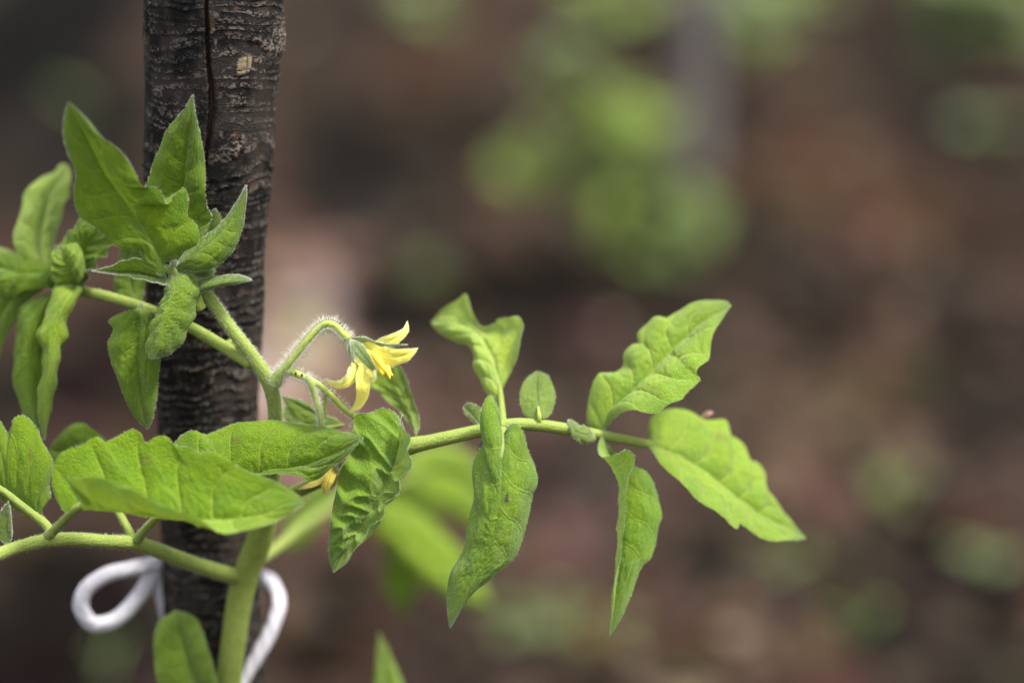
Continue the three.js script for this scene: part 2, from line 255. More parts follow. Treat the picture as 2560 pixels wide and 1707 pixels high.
{
  const n = 420, sx = (t) => { const s = t * 2 - 1; return 1.5 * s + 58 * Math.pow(s, 9); };
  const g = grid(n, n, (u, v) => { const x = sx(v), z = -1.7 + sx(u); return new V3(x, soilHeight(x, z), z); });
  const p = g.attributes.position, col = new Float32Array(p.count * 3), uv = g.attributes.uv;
  for (let k = 0; k < p.count; k++) { col.set(soilAndShade(p.getX(k), p.getZ(k)), k * 3); uv.setXY(k, p.getX(k) / 0.6, p.getZ(k) / 0.6); }
  g.setAttribute('color', new THREE.BufferAttribute(col, 3)); g.computeVertexNormals();
  const crumbs = mapTex(512, 512, (u, v) => { const X = u * 6.283, Y = v * 6.283; const f = fbm(Math.cos(X) * 9 + 20, Math.sin(X) * 9 + Math.cos(Y) * 9, Math.sin(Y) * 9 + 30, 5), s = 0.55 + 0.8 * f + 0.25 * (hash3(Math.floor(u * 512), Math.floor(v * 512), 9) - 0.5); return [s, s * 0.99, s * 0.98]; }, true);
  const gm = mesh('ground', g, new THREE.MeshPhysicalMaterial({ vertexColors: true, map: crumbs, bumpMap: crumbs, bumpScale: 0.004, roughness: 1, specularIntensity: 0.12, side: THREE.DoubleSide }), scene);
  gm.userData = { kind: 'structure', label: 'brown garden soil strewn with crumbs and dry litter, out of focus' };
}
// soil clods and dry leaf litter: nobody could count them
{
  const R = rng(77), shapes = [];
  const clod = new THREE.IcosahedronGeometry(1, 2), cp = clod.attributes.position;
  for (let k = 0; k < cp.count; k++) { const q = new V3().fromBufferAttribute(cp, k), s = 0.65 + 0.7 * fbm(q.x * 1.6 + 9, q.y * 1.6 + 9, q.z * 1.6 + 9, 3); cp.setXYZ(k, q.x * s, q.y * s * 0.7, q.z * s); } clod.computeVertexNormals();
  const n = 1500, im = new THREE.InstancedMesh(clod, new THREE.MeshPhysicalMaterial({ roughness: 1, specularIntensity: 0.12 }), n), mt = new THREE.Matrix4(), qt = new THREE.Quaternion();
  for (let k = 0; k < n; k++) {
    const p = onGround(-400 + R() * 3200, -250 + R() * 1950); p.y = soilHeight(p.x, p.z); const s = 0.004 + 0.022 * Math.pow(R(), 3);
    im.setMatrixAt(k, mt.compose(p, qt.setFromEuler(new THREE.Euler(R() * 6, R() * 6, R() * 6)), new V3(s, s, s))); const c = soilAndShade(p.x, p.z).map((v) => v * (0.7 + 0.8 * R())); im.setColorAt(k, lin(...c));
  }
  im.name = 'soil_clods'; im.userData = { kind: 'stuff', label: 'small loose clods of brown soil scattered over the ground', category: 'soil' }; im.castShadow = im.receiveShadow = true; scene.add(im);
  const lg = grid(8, 4, (u, v) => { const w = Math.sin(Math.PI * Math.pow(u, 0.8)) * 0.36, s = v * 2 - 1; return new V3(u - 0.5, 0.10 * s * s + 0.09 * Math.sin(u * 5) + 0.05, w * s + 0.1 * Math.sin(u * 3)); }); lg.computeVertexNormals();
  const m = 900, il = new THREE.InstancedMesh(lg, new THREE.MeshPhysicalMaterial({ roughness: 1, specularIntensity: 0.15, side: THREE.DoubleSide }), m);
  const tones = [[0.13, 0.09, 0.062], [0.09, 0.062, 0.045], [0.16, 0.118, 0.08], [0.20, 0.155, 0.115], [0.07, 0.048, 0.038], [0.14, 0.098, 0.08]];
  for (let k = 0; k < m; k++) {
    const p = onGround(500 + R() * 2300, -250 + R() * 1950); p.y = soilHeight(p.x, p.z) + 0.004; const s = 0.02 + 0.03 * R();
    il.setMatrixAt(k, mt.compose(p, qt.setFromEuler(new THREE.Euler((R() - 0.5) * 0.9, R() * 6.3, (R() - 0.5) * 0.9)), new V3(s, s, s))); const shade = R(), g = soilAndShade(p.x, p.z), c = tones[Math.floor(R() * 6)], w = R() < 0.12 ? 0.7 : 0.14; il.setColorAt(k, lin(...c.map((v, i) => mix(g[i] * (0.8 + 0.5 * shade), v, w))));
  }
  il.name = 'leaf_litter'; il.userData = { kind: 'stuff', label: 'dry brown leaf litter scattered over the soil', category: 'litter' }; il.castShadow = il.receiveShadow = true; scene.add(il);
}
// ---------------------------------------------------------------- wooden stake
{
  const ys = [-150, 0, 300, 640, 975, 1300, 1568], cx = [492, 490, 480, 471, 478, 485, 490], rad = [20.4, 20.2, 19.2, 17.8, 15.2, 15.4, 15.6];
  const ax = ys.map((y, k) => P(...rFull(cx[k], y), -6 + y * 0.1233 * 0.335 + rad[k]));
  const last = ax[ax.length - 1], dir = last.clone().sub(ax[3]).normalize(); ax.push(last.clone().addScaledVector(dir, (last.y + 0.08) / -dir.y)); rad.push(15.2);
  const curve = new THREE.CatmullRomCurve3(ax, false, 'centripetal'), len = curve.getLength(), TEX = 0.32;
  const sOf = (y) => (y + 150) * 0.130;
  const crackPts = [[-150, 0.02], [0, 0.01], [60, 0.03], [110, 0.06], [170, 0.12], [215, 0.14], [260, 0.105], [330, 0.06], [390, 0.045], [470, 0.05]].map(([y, t]) => [sOf(y), t]);
  const crackAt = (s) => { for (let k = 0; k < crackPts.length - 1; k++) if (s <= crackPts[k + 1][0]) return mix(crackPts[k][1], crackPts[k + 1][1], sm(clamp((s - crackPts[k][0]) / (crackPts[k + 1][0] - crackPts[k][0])))); return 0.05; };
  function field(th, s, R) {                                         // th about the axis (0 towards the camera), s mm down from the top end
    const X = Math.sin(th) * 20, Z = Math.cos(th) * 20, warp = fbm(X * 0.11 + 40, s * 0.09 + 40, Z * 0.11 + 40, 3);
    const sv = s + 7.0 * noise(s * 0.11, 3, 5) + 2.6 * noise(s * 0.33, 8, 2), b = sv / 3.3 + 2.6 * fbm(X * 0.05 + 40, s * 0.03 + 40, Z * 0.05 + 40, 2) + 0.9 * warp + 0.22 * noise(X * 0.7 + 7, s * 0.25, Z * 0.7 + 7) + 0.6 * Math.sin(th + 0.6), band = Math.floor(b), f = b - band;
    const rough = hash3(band, 3, 1), broken = sstep(0.40, 0.64, fbm(X * 0.22 + band * 3.7, Z * 0.22 + 9, s * 0.05 + 50, 3));
    const lip = Math.pow(f, 1.4) * (1 - sstep(0.93, 1.0, f)) * (0.35 + 0.65 * broken) * (0.5 + 0.8 * rough);
    const fib = fbm(X * 1.5 + 60, s * 2.0, Z * 1.5 + 60, 4), grain = noise(X * 4 + 9, s * 5, Z * 4 + 9), low = fbm(X * 0.06 + 3, s * 0.035, Z * 0.06 + 8, 2);
    const cut = (th - crackAt(s)) * R, wob = 0.35 * (noise(s * 0.9, 4, 2) - 0.5), wd = (0.50 + 0.55 * Math.exp(-Math.pow((s - sOf(215)) / 9, 2))) * (1 - sstep(sOf(290), sOf(400), s)), crack = wd > 0.02 ? Math.exp(-Math.pow((cut + wob) / wd, 4)) : 0;
    const peel = Math.exp(-Math.pow((th + 1.13 + 0.05 * (noise(s * 0.3, 8, 1) - 0.5)) / 0.055, 2)) * (1 - sstep(sOf(95), sOf(125), s));
    const knot = Math.exp(-Math.pow((s - sOf(70)) / 4.5, 2) - Math.pow((th - 1.38) / 0.32, 2));
    const px = (th - 0.60) / 0.125 + 0.25 * (noise(s * 0.7, 3, 9) - 0.5), py = (s - sOf(112)) / 2.9, scar = 1 - sstep(0.82, 1.0, Math.pow(Math.pow(Math.abs(px), 4) + Math.pow(Math.abs(py + 0.25 * px), 4), 0.25) + 0.25 * (grain - 0.5));
    const scarJoint = Math.exp(-Math.pow((py - 0.38 + 0.1 * px) / 0.07, 2)) + Math.exp(-Math.pow((px - 0.35) / 0.09, 2));
    const zone = 0.25 + 0.75 * sstep(0.36, 0.58, fbm(X * 0.09 + 13, s * 0.06 + 4, Z * 0.09 + 33, 2)), fine = noise(X * 0.25 + 4, sv * 0.9, Z * 0.25 + 6), blot = sstep(0.50, 0.64, fbm(X * 0.22 + 70, s * 0.30, Z * 0.22 + 20, 3)) * sstep(0.25, 0.5, f) * sstep(0.42, 0.58, fib);
    const h = 1.0 * lip * zone + 0.25 * (fine - 0.5) + 0.10 * blot + 0.30 * (fib - 0.5) + 0.10 * (grain - 0.5) + 1.3 * (low - 0.5) - 4.2 * crack - 1.6 * peel + 1.7 * knot + scar * (0.45 - 0.35 * scarJoint) + 0.5 * Math.exp(-Math.pow(cut / 2.2, 2)) * (1 - sstep(sOf(250), sOf(380), s));
    const worn = clamp(sstep(0.45, 0.95, f) * (0.25 + 0.75 * broken) * sstep(0.44, 0.60, fib) * 1.2 * (0.35 + 0.9 * sstep(0.40, 0.6, low + 0.10 * Math.abs(Math.sin(th)))));
    const tone = fbm(X * 0.16 + 90, s * 0.12, Z * 0.16 + 30, 4), rust = sstep(0.66, 0.78, fbm(X * 0.5 + 5, s * 0.4 + 5, Z * 0.5 + 77, 3)), lich = sstep(0.70, 0.80, fbm(X * 0.7 + 15, s * 0.7 + 35, Z * 0.7 + 7, 2)) * Math.exp(-Math.pow((cut - 2.0) / 3.5, 2));
    let c = [mix(0.0045, 0.022, sstep(0.38, 0.7, tone)), mix(0.0043, 0.0185, sstep(0.38, 0.7, tone)), mix(0.0045, 0.0165, sstep(0.38, 0.7, tone))];
    const to = (k, w) => { c = c.map((v, i) => mix(v, k[i], clamp(w))); };
    to([0.155, 0.132, 0.115], worn * 0.8); to([0.12, 0.102, 0.088], blot * 0.42); to([0.004, 0.0038, 0.0038], (sstep(0.88, 0.95, f) + 1 - sstep(0.0, 0.10, f)) * (0.3 + 0.7 * broken) * zone * 0.85); to([0.08, 0.04, 0.022], rust * 0.4); to([0.15, 0.14, 0.10], lich * 0.5); to([0.26, 0.20, 0.13], scar * (1 - 0.8 * clamp(scarJoint)) * (0.7 + 0.5 * (fib - 0.5))); to([0.22, 0.185, 0.155], knot * sstep(0.4, 0.6, fib) * 0.8);
    to([0.045, 0.028, 0.018], crack); const gr = 0.65 + 0.7 * grain;
    return [h, c.map((v) => v * gr * 1.3)];
  }
  const W = 1024, H = 2048, dc = new Uint8Array(W * H * 4), db = new Uint8Array(W * H * 4);
  for (let j = 0; j < H; j++) for (let i = 0; i < W; i++) {
    const [h, c] = field(((i + 0.5) / W - 0.5) * 2 * Math.PI, (j + 0.5) / H * TEX * 1000, 19), k = (j * W + i) * 4, b = Math.round(255 * clamp(0.6 + h * 0.25));
    dc[k] = enc(c[0]); dc[k + 1] = enc(c[1]); dc[k + 2] = enc(c[2]); db[k] = db[k + 1] = db[k + 2] = b; dc[k + 3] = db[k + 3] = 255;
  }
  const tex = (d, srgb) => { const t = new THREE.DataTexture(d, W, H, THREE.RGBAFormat); t.magFilter = t.minFilter = THREE.LinearFilter; t.wrapS = THREE.RepeatWrapping; t.wrapT = THREE.MirroredRepeatWrapping; if (srgb) t.colorSpace = THREE.SRGBColorSpace; t.needsUpdate = true; return t; };
  const mat = new THREE.MeshPhysicalMaterial({ map: tex(dc, true), bumpMap: tex(db), bumpScale: 0.0024, roughness: 0.9, specularIntensity: 0.35 });
  const nS = 620, nT = 260, rows = [], fine = 0.26;
  for (let i = 0; i <= nS; i++) rows.push(i < 540 ? i / 540 * fine : mix(fine, len, (i - 540) / (nS - 540)));
  const rAt = (t) => { const x = t * (rad.length - 1), i = Math.min(rad.length - 2, Math.floor(x)); return mix(rad[i], rad[i + 1], sm(x - i)); };
  const pos = rows.map((s) => { const u = clamp(s / len), p = curve.getPointAt(u), tg = curve.getTangentAt(u), z = new V3(0, 0, 1).addScaledVector(tg, -tg.z).normalize(); return [p, z, new V3().crossVectors(z, tg).negate().normalize(), rAt(curve.getUtoTmapping(u))]; });
  const thetas = []; for (let j = 0; j <= nT; j++) { const t = j / nT * 2 - 1; thetas.push(0.08 + Math.PI * (0.55 * t + 0.45 * t * t * t) ); }
  const g = grid(nS, nT, (u, v, i, j) => {
    const [p, z, x, r] = pos[i], th = thetas[j], xs = x.x > 0 ? 1 : -1, s = rows[i] * 1000, ss = s % 640 > 320 ? 640 - (s % 640) : s % 640, h = field(Math.atan2(Math.sin(th), Math.cos(th)), ss, r)[0], rr = (r + h * 0.85 - 0.2) / 1000;
    return p.clone().addScaledVector(z, Math.cos(th) * rr).addScaledVector(x, Math.sin(th) * rr * xs);
  });
  const uv = g.attributes.uv; for (let i = 0, k = 0; i <= nS; i++) for (let j = 0; j <= nT; j++, k++) uv.setXY(k, thetas[j] / (2 * Math.PI) + 0.5, rows[i] / TEX);
  g.computeVertexNormals();
  const st = thing('wooden_stake', 'thick dark weathered wooden stake with cracked ringed bark behind the flowering tomato plant', 'stake');
  mesh('trunk', g, mat, st);
  const [tp, tz, tx, tr] = pos[0], capPts = [new V3().copy(tp)];
  const cap = grid(6, nT, (u, v, i, j) => { const th = thetas[j], r = (tr + field(Math.atan2(Math.sin(th), Math.cos(th)), 0, tr)[0] * 0.85 - 0.2) / 1000 * (1 - u); return tp.clone().addScaledVector(tz, Math.cos(th) * r).addScaledVector(tx, Math.sin(th) * r * (tx.x > 0 ? 1 : -1)).add(new V3(0, 0.0015 * Math.sin(u * 2.5) * noise(th * 3 + 9, u * 5), 0)); }); cap.computeVertexNormals();
  mesh('sawn_end', cap, new THREE.MeshStandardMaterial({ color: lin(0.2, 0.15, 0.1), roughness: 0.9, side: THREE.DoubleSide }), st);
}
console.log('stake built');

// ---------------------------------------------------------------- tomato plant
const plant = thing('tomato_plant', 'young tomato plant with a yellow flower, hairy green stem and divided leaves', 'plant');
const stem = part(plant, 'main_stem');
{
  const pts = [[505, 1700, 60], [520, 1600, 54], [532, 1500, 49], [550, 1380, 45], [568, 1310, 42], [598, 1230, 37], [618, 1120, 30], [630, 1010, 20], [631, 940, 13], [618, 880, 8], [575, 812, 6], [525, 748, 6], [485, 690, 7], [455, 655, 6], [418, 622, 3]];
  const q = pts.map(([x, y, d]) => P(...rFull(x, y), d)), d2 = q[0].clone().sub(q[1]).normalize();
  const foot = new V3(q[0].x + 0.02, -0.02, q[0].z - 0.03); const low = q[0].clone().lerp(foot, 0.5); low.x += 0.01;
  const all = [foot, low, ...q], rr = [5.0, 4.6, 4.2, 4.0, 3.9, 3.9, 4.0, 4.0, 2.9, 2.4, 2.1, 2.2, 1.9, 1.8, 1.7, 1.4, 1.0].map((x) => x / 1000);
  mesh('stalk', tube(all, rr, 18, 200, 0.05), M.stem, stem);
  stem.userData.hairs = []; tubeHairs(stem.userData.hairs, q.slice(7), [0.0022, 0.0015], 3600, 0.0013, 0.00003, 3); tubeHairs(stem.userData.hairs, q.slice(0, 8), [0.004, 0.0035], 900, 0.0009, 0.00002, 4);
  stalk(stem, 'side_shoot', rFull, [[560, 800, 8], [520, 790, 16], [560, 770, 18]], [1, 1, 0.4], M.stem, { steps: 8 });
  growHairs(stem);
}
// --- shoot tip: young leaves round the growing point
const tip = part(plant, 'shoot_tip');
tip.userData.hairs = [];
leaf(tip, 'leaf', { r: rI, m: M.leaf, mid: [[893, 1450, -3], [800, 1250, -7], [680, 1070, -10], [560, 900, -14], [430, 720, -18], [290, 450, -25], [150, 160, -34]],
  L: [[850, 1472], [790, 1430], [715, 1385], [690, 1290], [620, 1275], [540, 1265], [430, 1175], [330, 1090], [240, 1030], [200, 930], [190, 800], [200, 690], [150, 560], [113, 420], [118, 290]],
  R: [[885, 1345], [960, 1312], [1060, 1272], [1128, 1225], [1135, 1150], [1100, 1070], [1052, 1040], [1053, 900], [1020, 812], [960, 860], [893, 945], [862, 870], [800, 795], [740, 790], [700, 780], [640, 680], [570, 560], [500, 485], [400, 430], [260, 265]],
  dl: 3, dr: 4, b: 1.0, quilt: 0.7, wave: 0.4 });
leaf(tip, 'leaf', { r: rI, m: M.leaf, mid: [[960, 1400, 8], [990, 1150, 7], [1012, 900, 3], [1030, 650, -2], [1050, 450, -5], [1078, 280, -8], [1090, 105, -9]],
  L: [[850, 1330], [760, 1150], [720, 960], [735, 790], [770, 700], [800, 600], [850, 480], [900, 370], [960, 290], [1030, 210]], R: [[1060, 1260], [1130, 1135], [1205, 1080], [1232, 1020], [1188, 970], [1190, 900], [1178, 620], [1150, 430], [1115, 280]], b: 1.3, quilt: 0.9, dl: 1, dr: 2 });
leaf(tip, 'leaf', { r: rI, m: M.leaf, mid: [[965, 1400, 0], [1060, 1335, -2], [1160, 1265, -2], [1290, 1150, -1], [1400, 1010, 0], [1495, 788, 1]],
  L: [[1000, 1340, 3], [1120, 1225, 5], [1220, 1150, 5], [1310, 1070, 4], [1420, 920, 3]], R: [[970, 1450, 1], [1040, 1435, 0], [1150, 1442, -1], [1290, 1390, 0], [1400, 1275, 1], [1455, 1150, 2], [1492, 920, 2]], bl: 0.3, br: 1.6, quilt: 0.5, wave: 0.2, fuzz: 1.6 });
leaf(tip, 'leaf', { r: rI, m: M.leaf, mid: [[895, 1490, 0], [800, 1470, 3], [650, 1435, 4], [500, 1440, 2], [322, 1440, -3]],
  L: [[880, 1545, -3], [800, 1525, -5], [700, 1505, -5], [600, 1482, -4], [480, 1465, -3]], R: [[860, 1440, 0], [780, 1395, 0], [690, 1352, -1], [580, 1355, -2], [460, 1405, -2]], b: -0.8, quilt: 0.3, wave: 0.35, fuzz: 1.6 });
leaf(tip, 'leaf', { r: rB, m: M.leaf, mid: [[955, 630, -1], [972, 720, -6], [945, 830, -8], [905, 950, -9], [890, 1040, -9], [870, 1112, -7]],
  L: [[940, 650, 0], [920, 740, 0], [890, 830, -1], [850, 900, -2], [832, 990, -3], [820, 1060, -4], [832, 1105, -5]], R: [[1000, 640, 0], [1060, 640, 1], [1095, 680, 2], [1118, 740, 3], [1092, 850, 2], [1070, 910, 0], [1030, 1000, -1], [970, 1075, -3]], bl: 0.5, br: 1.0, quilt: 0.8, colL: UNDER, fuzz: 1.5 });
leaf(tip, 'leaf', { r: rB, m: M.leaf, mid: [[1085, 740, 4], [1120, 715, 1], [1200, 695, -1], [1300, 680, -1], [1410, 672, 0]], L: [[1100, 690, 5], [1150, 658, 6], [1230, 648, 5], [1310, 642, 3], [1370, 652, 1]], R: [[1105, 752, 3], [1150, 735, 2], [1250, 705, 1], [1340, 690, 0]], bl: 0.6, br: 0.5, quilt: 0.5, wave: 0.3, fuzz: 1.4 });
leaf(tip, 'leaf', { r: rB, m: M.leaf, mid: [[985, 600, 5], [1060, 540, 12], [1150, 440, 14], [1205, 270, 13]], L: [[1040, 540], [1110, 420], [1170, 300]], R: [[1090, 560], [1190, 450], [1240, 340]], quilt: 0.3, fuzz: 0.5 });
leaf(tip, 'leaf', { r: rB, m: M.leaf, mid: [[1010, 590, 6], [1100, 420, 15], [1150, 270, 18], [1250, 250, 20]], L: [[1060, 450], [1120, 270], [1190, 235]], R: [[1150, 400], [1190, 300], [1230, 275]], quilt: 0.3, fuzz: 0.3 });
leaf(tip, 'leaf', { r: rB, m: M.leaf, mid: [[1000, 620, 4], [1080, 660, 7], [1150, 650, 9], [1205, 610, 11]], L: [[1060, 620], [1130, 600]], R: [[1050, 690], [1130, 700], [1185, 650]], quilt: 0.3, fuzz: 0.4 });
leaf(tip, 'leaf', { r: rB, m: M.leaf, mid: [[950, 618, 0], [965, 595, -4], [985, 560, -3]], L: [[948, 600], [960, 570]], R: [[975, 600], [988, 580]], quilt: 0.1, fuzz: 0.6 });
stalk(tip, 'leaf_stalk', rB, [[1130, 840, 6], [1105, 790, 5], [1098, 740, 4], [1110, 705, 3]], [1.5, 1.6, 1.3, 0.7], M.youngStem, { steps: 20, hairs: 160 });
stalk(tip, 'leaf_stalk', rB, [[990, 660, 3], [960, 625, 0], [930, 610, -2], [905, 590, -4]], [1.4, 1.5, 1.2, 0.6], M.stem, { steps: 20, hairs: 220, seed: 9 });
growHairs(tip);
// --- divided leaf reaching to the left behind the shoot tip
const lf1 = part(plant, 'compound_leaf'); lf1.userData.hairs = [];
stalk(lf1, 'leaf_stalk', rB, [[1412, 1145, 6], [1330, 1095, 10], [1150, 985, 14], [1040, 925, 16], [900, 865, 18], [740, 805, 20], [560, 755, 24], [460, 735, 29], [340, 680, 38], [200, 610, 44], [80, 540, 48], [-60, 500, 52]], [1.9, 1.9, 1.8, 1.7, 1.7, 1.6, 1.6, 1.5, 1.3, 1.3, 1.3, 1.3], M.stem, { steps: 90, hairs: 700 });
leaf(lf1, 'leaflet', { r: rB, m: M.leaf, mid: [[788, 795, 17], [790, 850, 8], [775, 950, 4], [770, 1080, 4], [780, 1250, 5], [800, 1400, 6], [826, 1512, 8]], L: [[770, 830, 14], [735, 860, 10], [660, 868, 7], [605, 905, 6], [632, 945, 5], [603, 1035, 5], [618, 1130, 5], [655, 1220, 5], [690, 1320, 5], [725, 1390, 6], [770, 1460, 7]], R: [[805, 830, 14], [840, 870, 9], [862, 960, 6], [868, 1060, 5], [893, 1110, 5], [884, 1220, 5], [880, 1310, 6], [866, 1385, 6], [850, 1460, 7]], b: 1.4, quilt: 0.9, wave: 0.3 });
leaf(lf1, 'leaflet', { r: rB, m: M.leaf, mid: [[755, 800, 21], [735, 700, 24], [720, 560, 26], [700, 400, 28]], L: [[700, 775], [640, 735], [645, 640], [668, 520], [680, 430]], R: [[795, 770], [810, 690], [800, 560], [760, 440]], b: 1.2, quilt: 0.8, fuzz: 0.4 });
leaf(lf1, 'leaflet', { r: rB, m: M.leaf, mid: [[462, 742, 25], [430, 660, 27], [440, 560, 26], [500, 460, 24], [570, 370, 22]], L: [[400, 690], [330, 640], [290, 580], [300, 490], [340, 470], [372, 402], [415, 385], [435, 328], [500, 345]], R: [[468, 700, 22], [495, 635, 19], [540, 570, 18], [600, 510, 18], [640, 440, 19]], bl: 1.5, br: -1.5, quilt: 1.0, crump: 1.8, wave: 1.0, wn: 6, fuzz: 0.4 });
leaf(lf1, 'leaflet', { r: rB, m: M.leaf, mid: [[330, 700, 34], [230, 800, 27], [160, 900, 25], [150, 1060, 25], [150, 1260, 24], [215, 1560, 20]], L: [[270, 755, 34], [180, 790, 33], [100, 850, 33], [95, 1000, 33], [74, 1160, 33], [90, 1300, 31], [130, 1430, 27], [190, 1510, 22]], R: [[300, 790, 28], [262, 900, 29], [235, 1020, 30], [235, 1160, 30], [210, 1330, 27], [215, 1480, 22]], b: 1.2, quilt: 1.2, wave: 0.6, fuzz: 0.5 });
leaf(lf1, 'leaflet', { r: rB, m: M.leaf, label: 'narrow ruffled leaflet hanging with its pale underside out', mid: [[445, 670, 26], [375, 780, 17], [305, 920, 15], [285, 1120, 14], [255, 1340, 14], [245, 1575, 16]], L: [[350, 680, 24], [285, 740, 22], [260, 850, 21], [214, 975, 20], [238, 1085, 20], [240, 1160, 19], [206, 1340, 18], [222, 1500, 17]], R: [[465, 710, 22], [425, 790, 21], [374, 880, 21], [370, 985, 21], [332, 1085, 20], [313, 1230, 19], [301, 1310, 18], [274, 1440, 17]], b: 1.4, quilt: 1.4, crump: 1.2, wave: 1.1, wn: 7, colL: UNDER, colR: UNDER, fuzz: 0.6 });
leaf(lf1, 'leaflet', { r: rB, m: M.young, mid: [[255, 625, 32], [215, 520, 38], [240, 330, 45], [300, 190, 51], [378, 25, 56]], L: [[180, 590], [90, 510], [70, 420], [100, 330], [122, 250], [135, 180], [230, 95], [300, 65], [340, 20]], R: [[285, 560], [305, 450], [345, 310], [385, 170], [395, 80]], colL: UNDER, colR: UNDER, b: 3.0, quilt: 1.6, fuzz: 0.3 });
leaf(lf1, 'leaflet', { r: rB, m: M.young, mid: [[262, 660, 32], [150, 690, 34], [60, 780, 36], [0, 900, 38], [-60, 1080, 40]], L: [[190, 605], [110, 615], [20, 690], [-60, 820]], R: [[240, 720], [150, 790], [85, 900], [30, 985], [0, 1080], [-30, 1130]], bl: 1.5, br: 2.0, quilt: 1.4, fuzz: 0.3 });
leaf(lf1, 'leaflet', { r: rB, m: M.young, mid: [[150, 600, 38], [60, 610, 41], [-80, 680, 46]], L: [[100, 560], [0, 555], [-60, 620]], R: [[90, 640], [20, 670], [-40, 720]], b: 1.5, quilt: 0.9, fuzz: 0.3 });
leaf(lf1, 'leaflet', { r: rB, m: M.leaf, mid: [[330, 690, 34], [220, 640, 31], [120, 640, 31], [10, 600, 34], [-90, 590, 38]], L: [[280, 720, 28], [180, 720, 27], [60, 760, 28], [-30, 720, 32]], R: [[290, 640, 36], [200, 560, 40], [100, 540, 42], [0, 520, 42]], b: 2, quilt: 1.2, crump: 1.2, fuzz: 0.3 });
leaf(lf1, 'leaflet', { r: rB, m: M.leaf, mid: [[455, 735, 27], [400, 640, 20], [360, 560, 19], [330, 480, 22]], L: [[380, 720, 28], [310, 660, 27], [285, 590, 26], [300, 510, 25]], R: [[470, 660, 22], [470, 560, 20], [430, 470, 21]], colL: UNDER, colR: UNDER, b: 2, quilt: 1.2, crump: 1.6, fuzz: 0.3 });
growHairs(lf1);
// --- divided leaf reaching forward to the lower left
const lf2 = part(plant, 'compound_leaf'); lf2.userData.hairs = [];
stalk(lf2, 'leaf_stalk', rC, [[1330, 985, 42], [1250, 965, 37], [1000, 885, 26], [860, 830, 18], [740, 795, 12], [560, 782, 5], [400, 772, 1], [260, 778, 0], [100, 815, -3], [0, 850, -6], [-120, 900, -10]], [2.6, 2.4, 2.2, 2.1, 2.1, 2.0, 2.0, 2.0, 1.9, 1.9, 1.9], M.stem, { steps: 90, hairs: 2600, len: 0.75 });
stalk(lf2, 'leaflet_stalk', rC, [[255, 765, 0], [300, 720, -4], [370, 650, -12], [430, 600, -20], [490, 575, -25]], [1.5, 1.3, 1.3, 1.2, 0.8], M.stem, { steps: 30, hairs: 380, seed: 11 });
stalk(lf2, 'leaflet_stalk', rC, [[745, 790, 12], [710, 720, 12], [670, 650, 14], [620, 560, 18]], [1.4, 1.2, 1.2, 1.0], M.stem, { steps: 24, hairs: 160, seed: 12 });
stalk(lf2, 'leaflet_stalk', rC, [[750, 785, 11], [800, 720, 8], [860, 660, 5], [930, 600, 3]], [1.5, 1.3, 1.2, 1.0], M.stem, { steps: 24, hairs: 160, seed: 13 });
stalk(lf2, 'leaflet_stalk', rC, [[285, 765, 1], [262, 705, 2], [190, 640, 3], [110, 580, 3], [0, 495, 2], [-120, 430, 2]], [1.4, 1.3, 1.3, 1.2, 1.0, 0.7], M.stem, { steps: 40, hairs: 300, seed: 14 });
leaf(lf2, 'leaflet', { r: rK, m: M.leaf, label: 'broad leaflet folded along its rib', nu: 110, nh: 18,
  mid: [[300, 860, -20], [480, 850, -20], [700, 870, -21], [950, 905, -22], [1250, 930, -23], [1500, 935, -25], [1800, 900, -27], [2050, 850, -28], [2235, 800, -28]],
  L: [[220, 885], [150, 790], [95, 640], [108, 500], [150, 400], [220, 350], [350, 312], [470, 242], [550, 283], [650, 235], [770, 180], [832, 205], [872, 292], [1000, 232], [1080, 252], [1130, 315], [1250, 332], [1330, 372], [1450, 362], [1540, 420], [1700, 505], [1900, 592], [2050, 652], [2180, 740]],
  R: [[330, 770, -30], [240, 640, -34], [230, 600, -36], [330, 595, -38], [450, 570, -39], [560, 592, -39], [650, 662, -39], [800, 705, -39], [950, 785, -38], [1100, 850, -38], [1250, 915, -37], [1400, 980, -36], [1500, 1035, -35], [1620, 1052, -34], [1760, 1022, -33], [1950, 968, -31], [2110, 880, -29]], dl: 8, bl: -1.8, br: -3.0, quilt: 2.0, wave: 0.3, colR: UNDER, fuzz: 0.8 });
leaf(lf2, 'leaflet', { r: rK, m: M.leaf, nu: 100, nh: 18,
  mid: [[1010, 640, 3], [1300, 660, 3], [1700, 600, 2], [2000, 545, 1], [2150, 500, 0], [2352, 430, -3], [2560, 340, -6], [2725, 245, -8]],
  L: [[1010, 480, 8], [1060, 360, 8], [1130, 285, 8], [1200, 222, 8], [1290, 190, 7], [1380, 222, 7], [1500, 182, 7], [1620, 132, 7], [1800, 112, 6], [1970, 100, 6], [2150, 130, 6], [2350, 145, 3], [2530, 195, -3]],
  R: [[1200, 760, 2], [1600, 720, 1], [1900, 560, -2], [2050, 560, -3], [2180, 580, -4], [2270, 608, -4], [2340, 590, -4], [2420, 530, -5], [2500, 465, -6], [2560, 415, -7], [2650, 320, -8]], bl: 1.8, br: 0.6, quilt: 1.1, wave: 0.3 });
leaf(lf2, 'leaflet', { r: rC, m: M.leaf, mid: [[250, 690, 2], [200, 635, 3], [120, 575, 3], [0, 490, 3], [-140, 420, 3]], L: [[228, 600], [277, 545], [270, 470], [290, 345], [260, 280], [230, 225], [190, 140], [115, 83], [75, 105], [55, 160], [38, 182], [0, 120], [-50, 90], [-110, 200]], R: [[180, 640, 8], [60, 560, 10], [-60, 490, 9]], bl: 1.5, quilt: 1.1, wave: 0.4, dl: 1, fuzz: 1.3 });
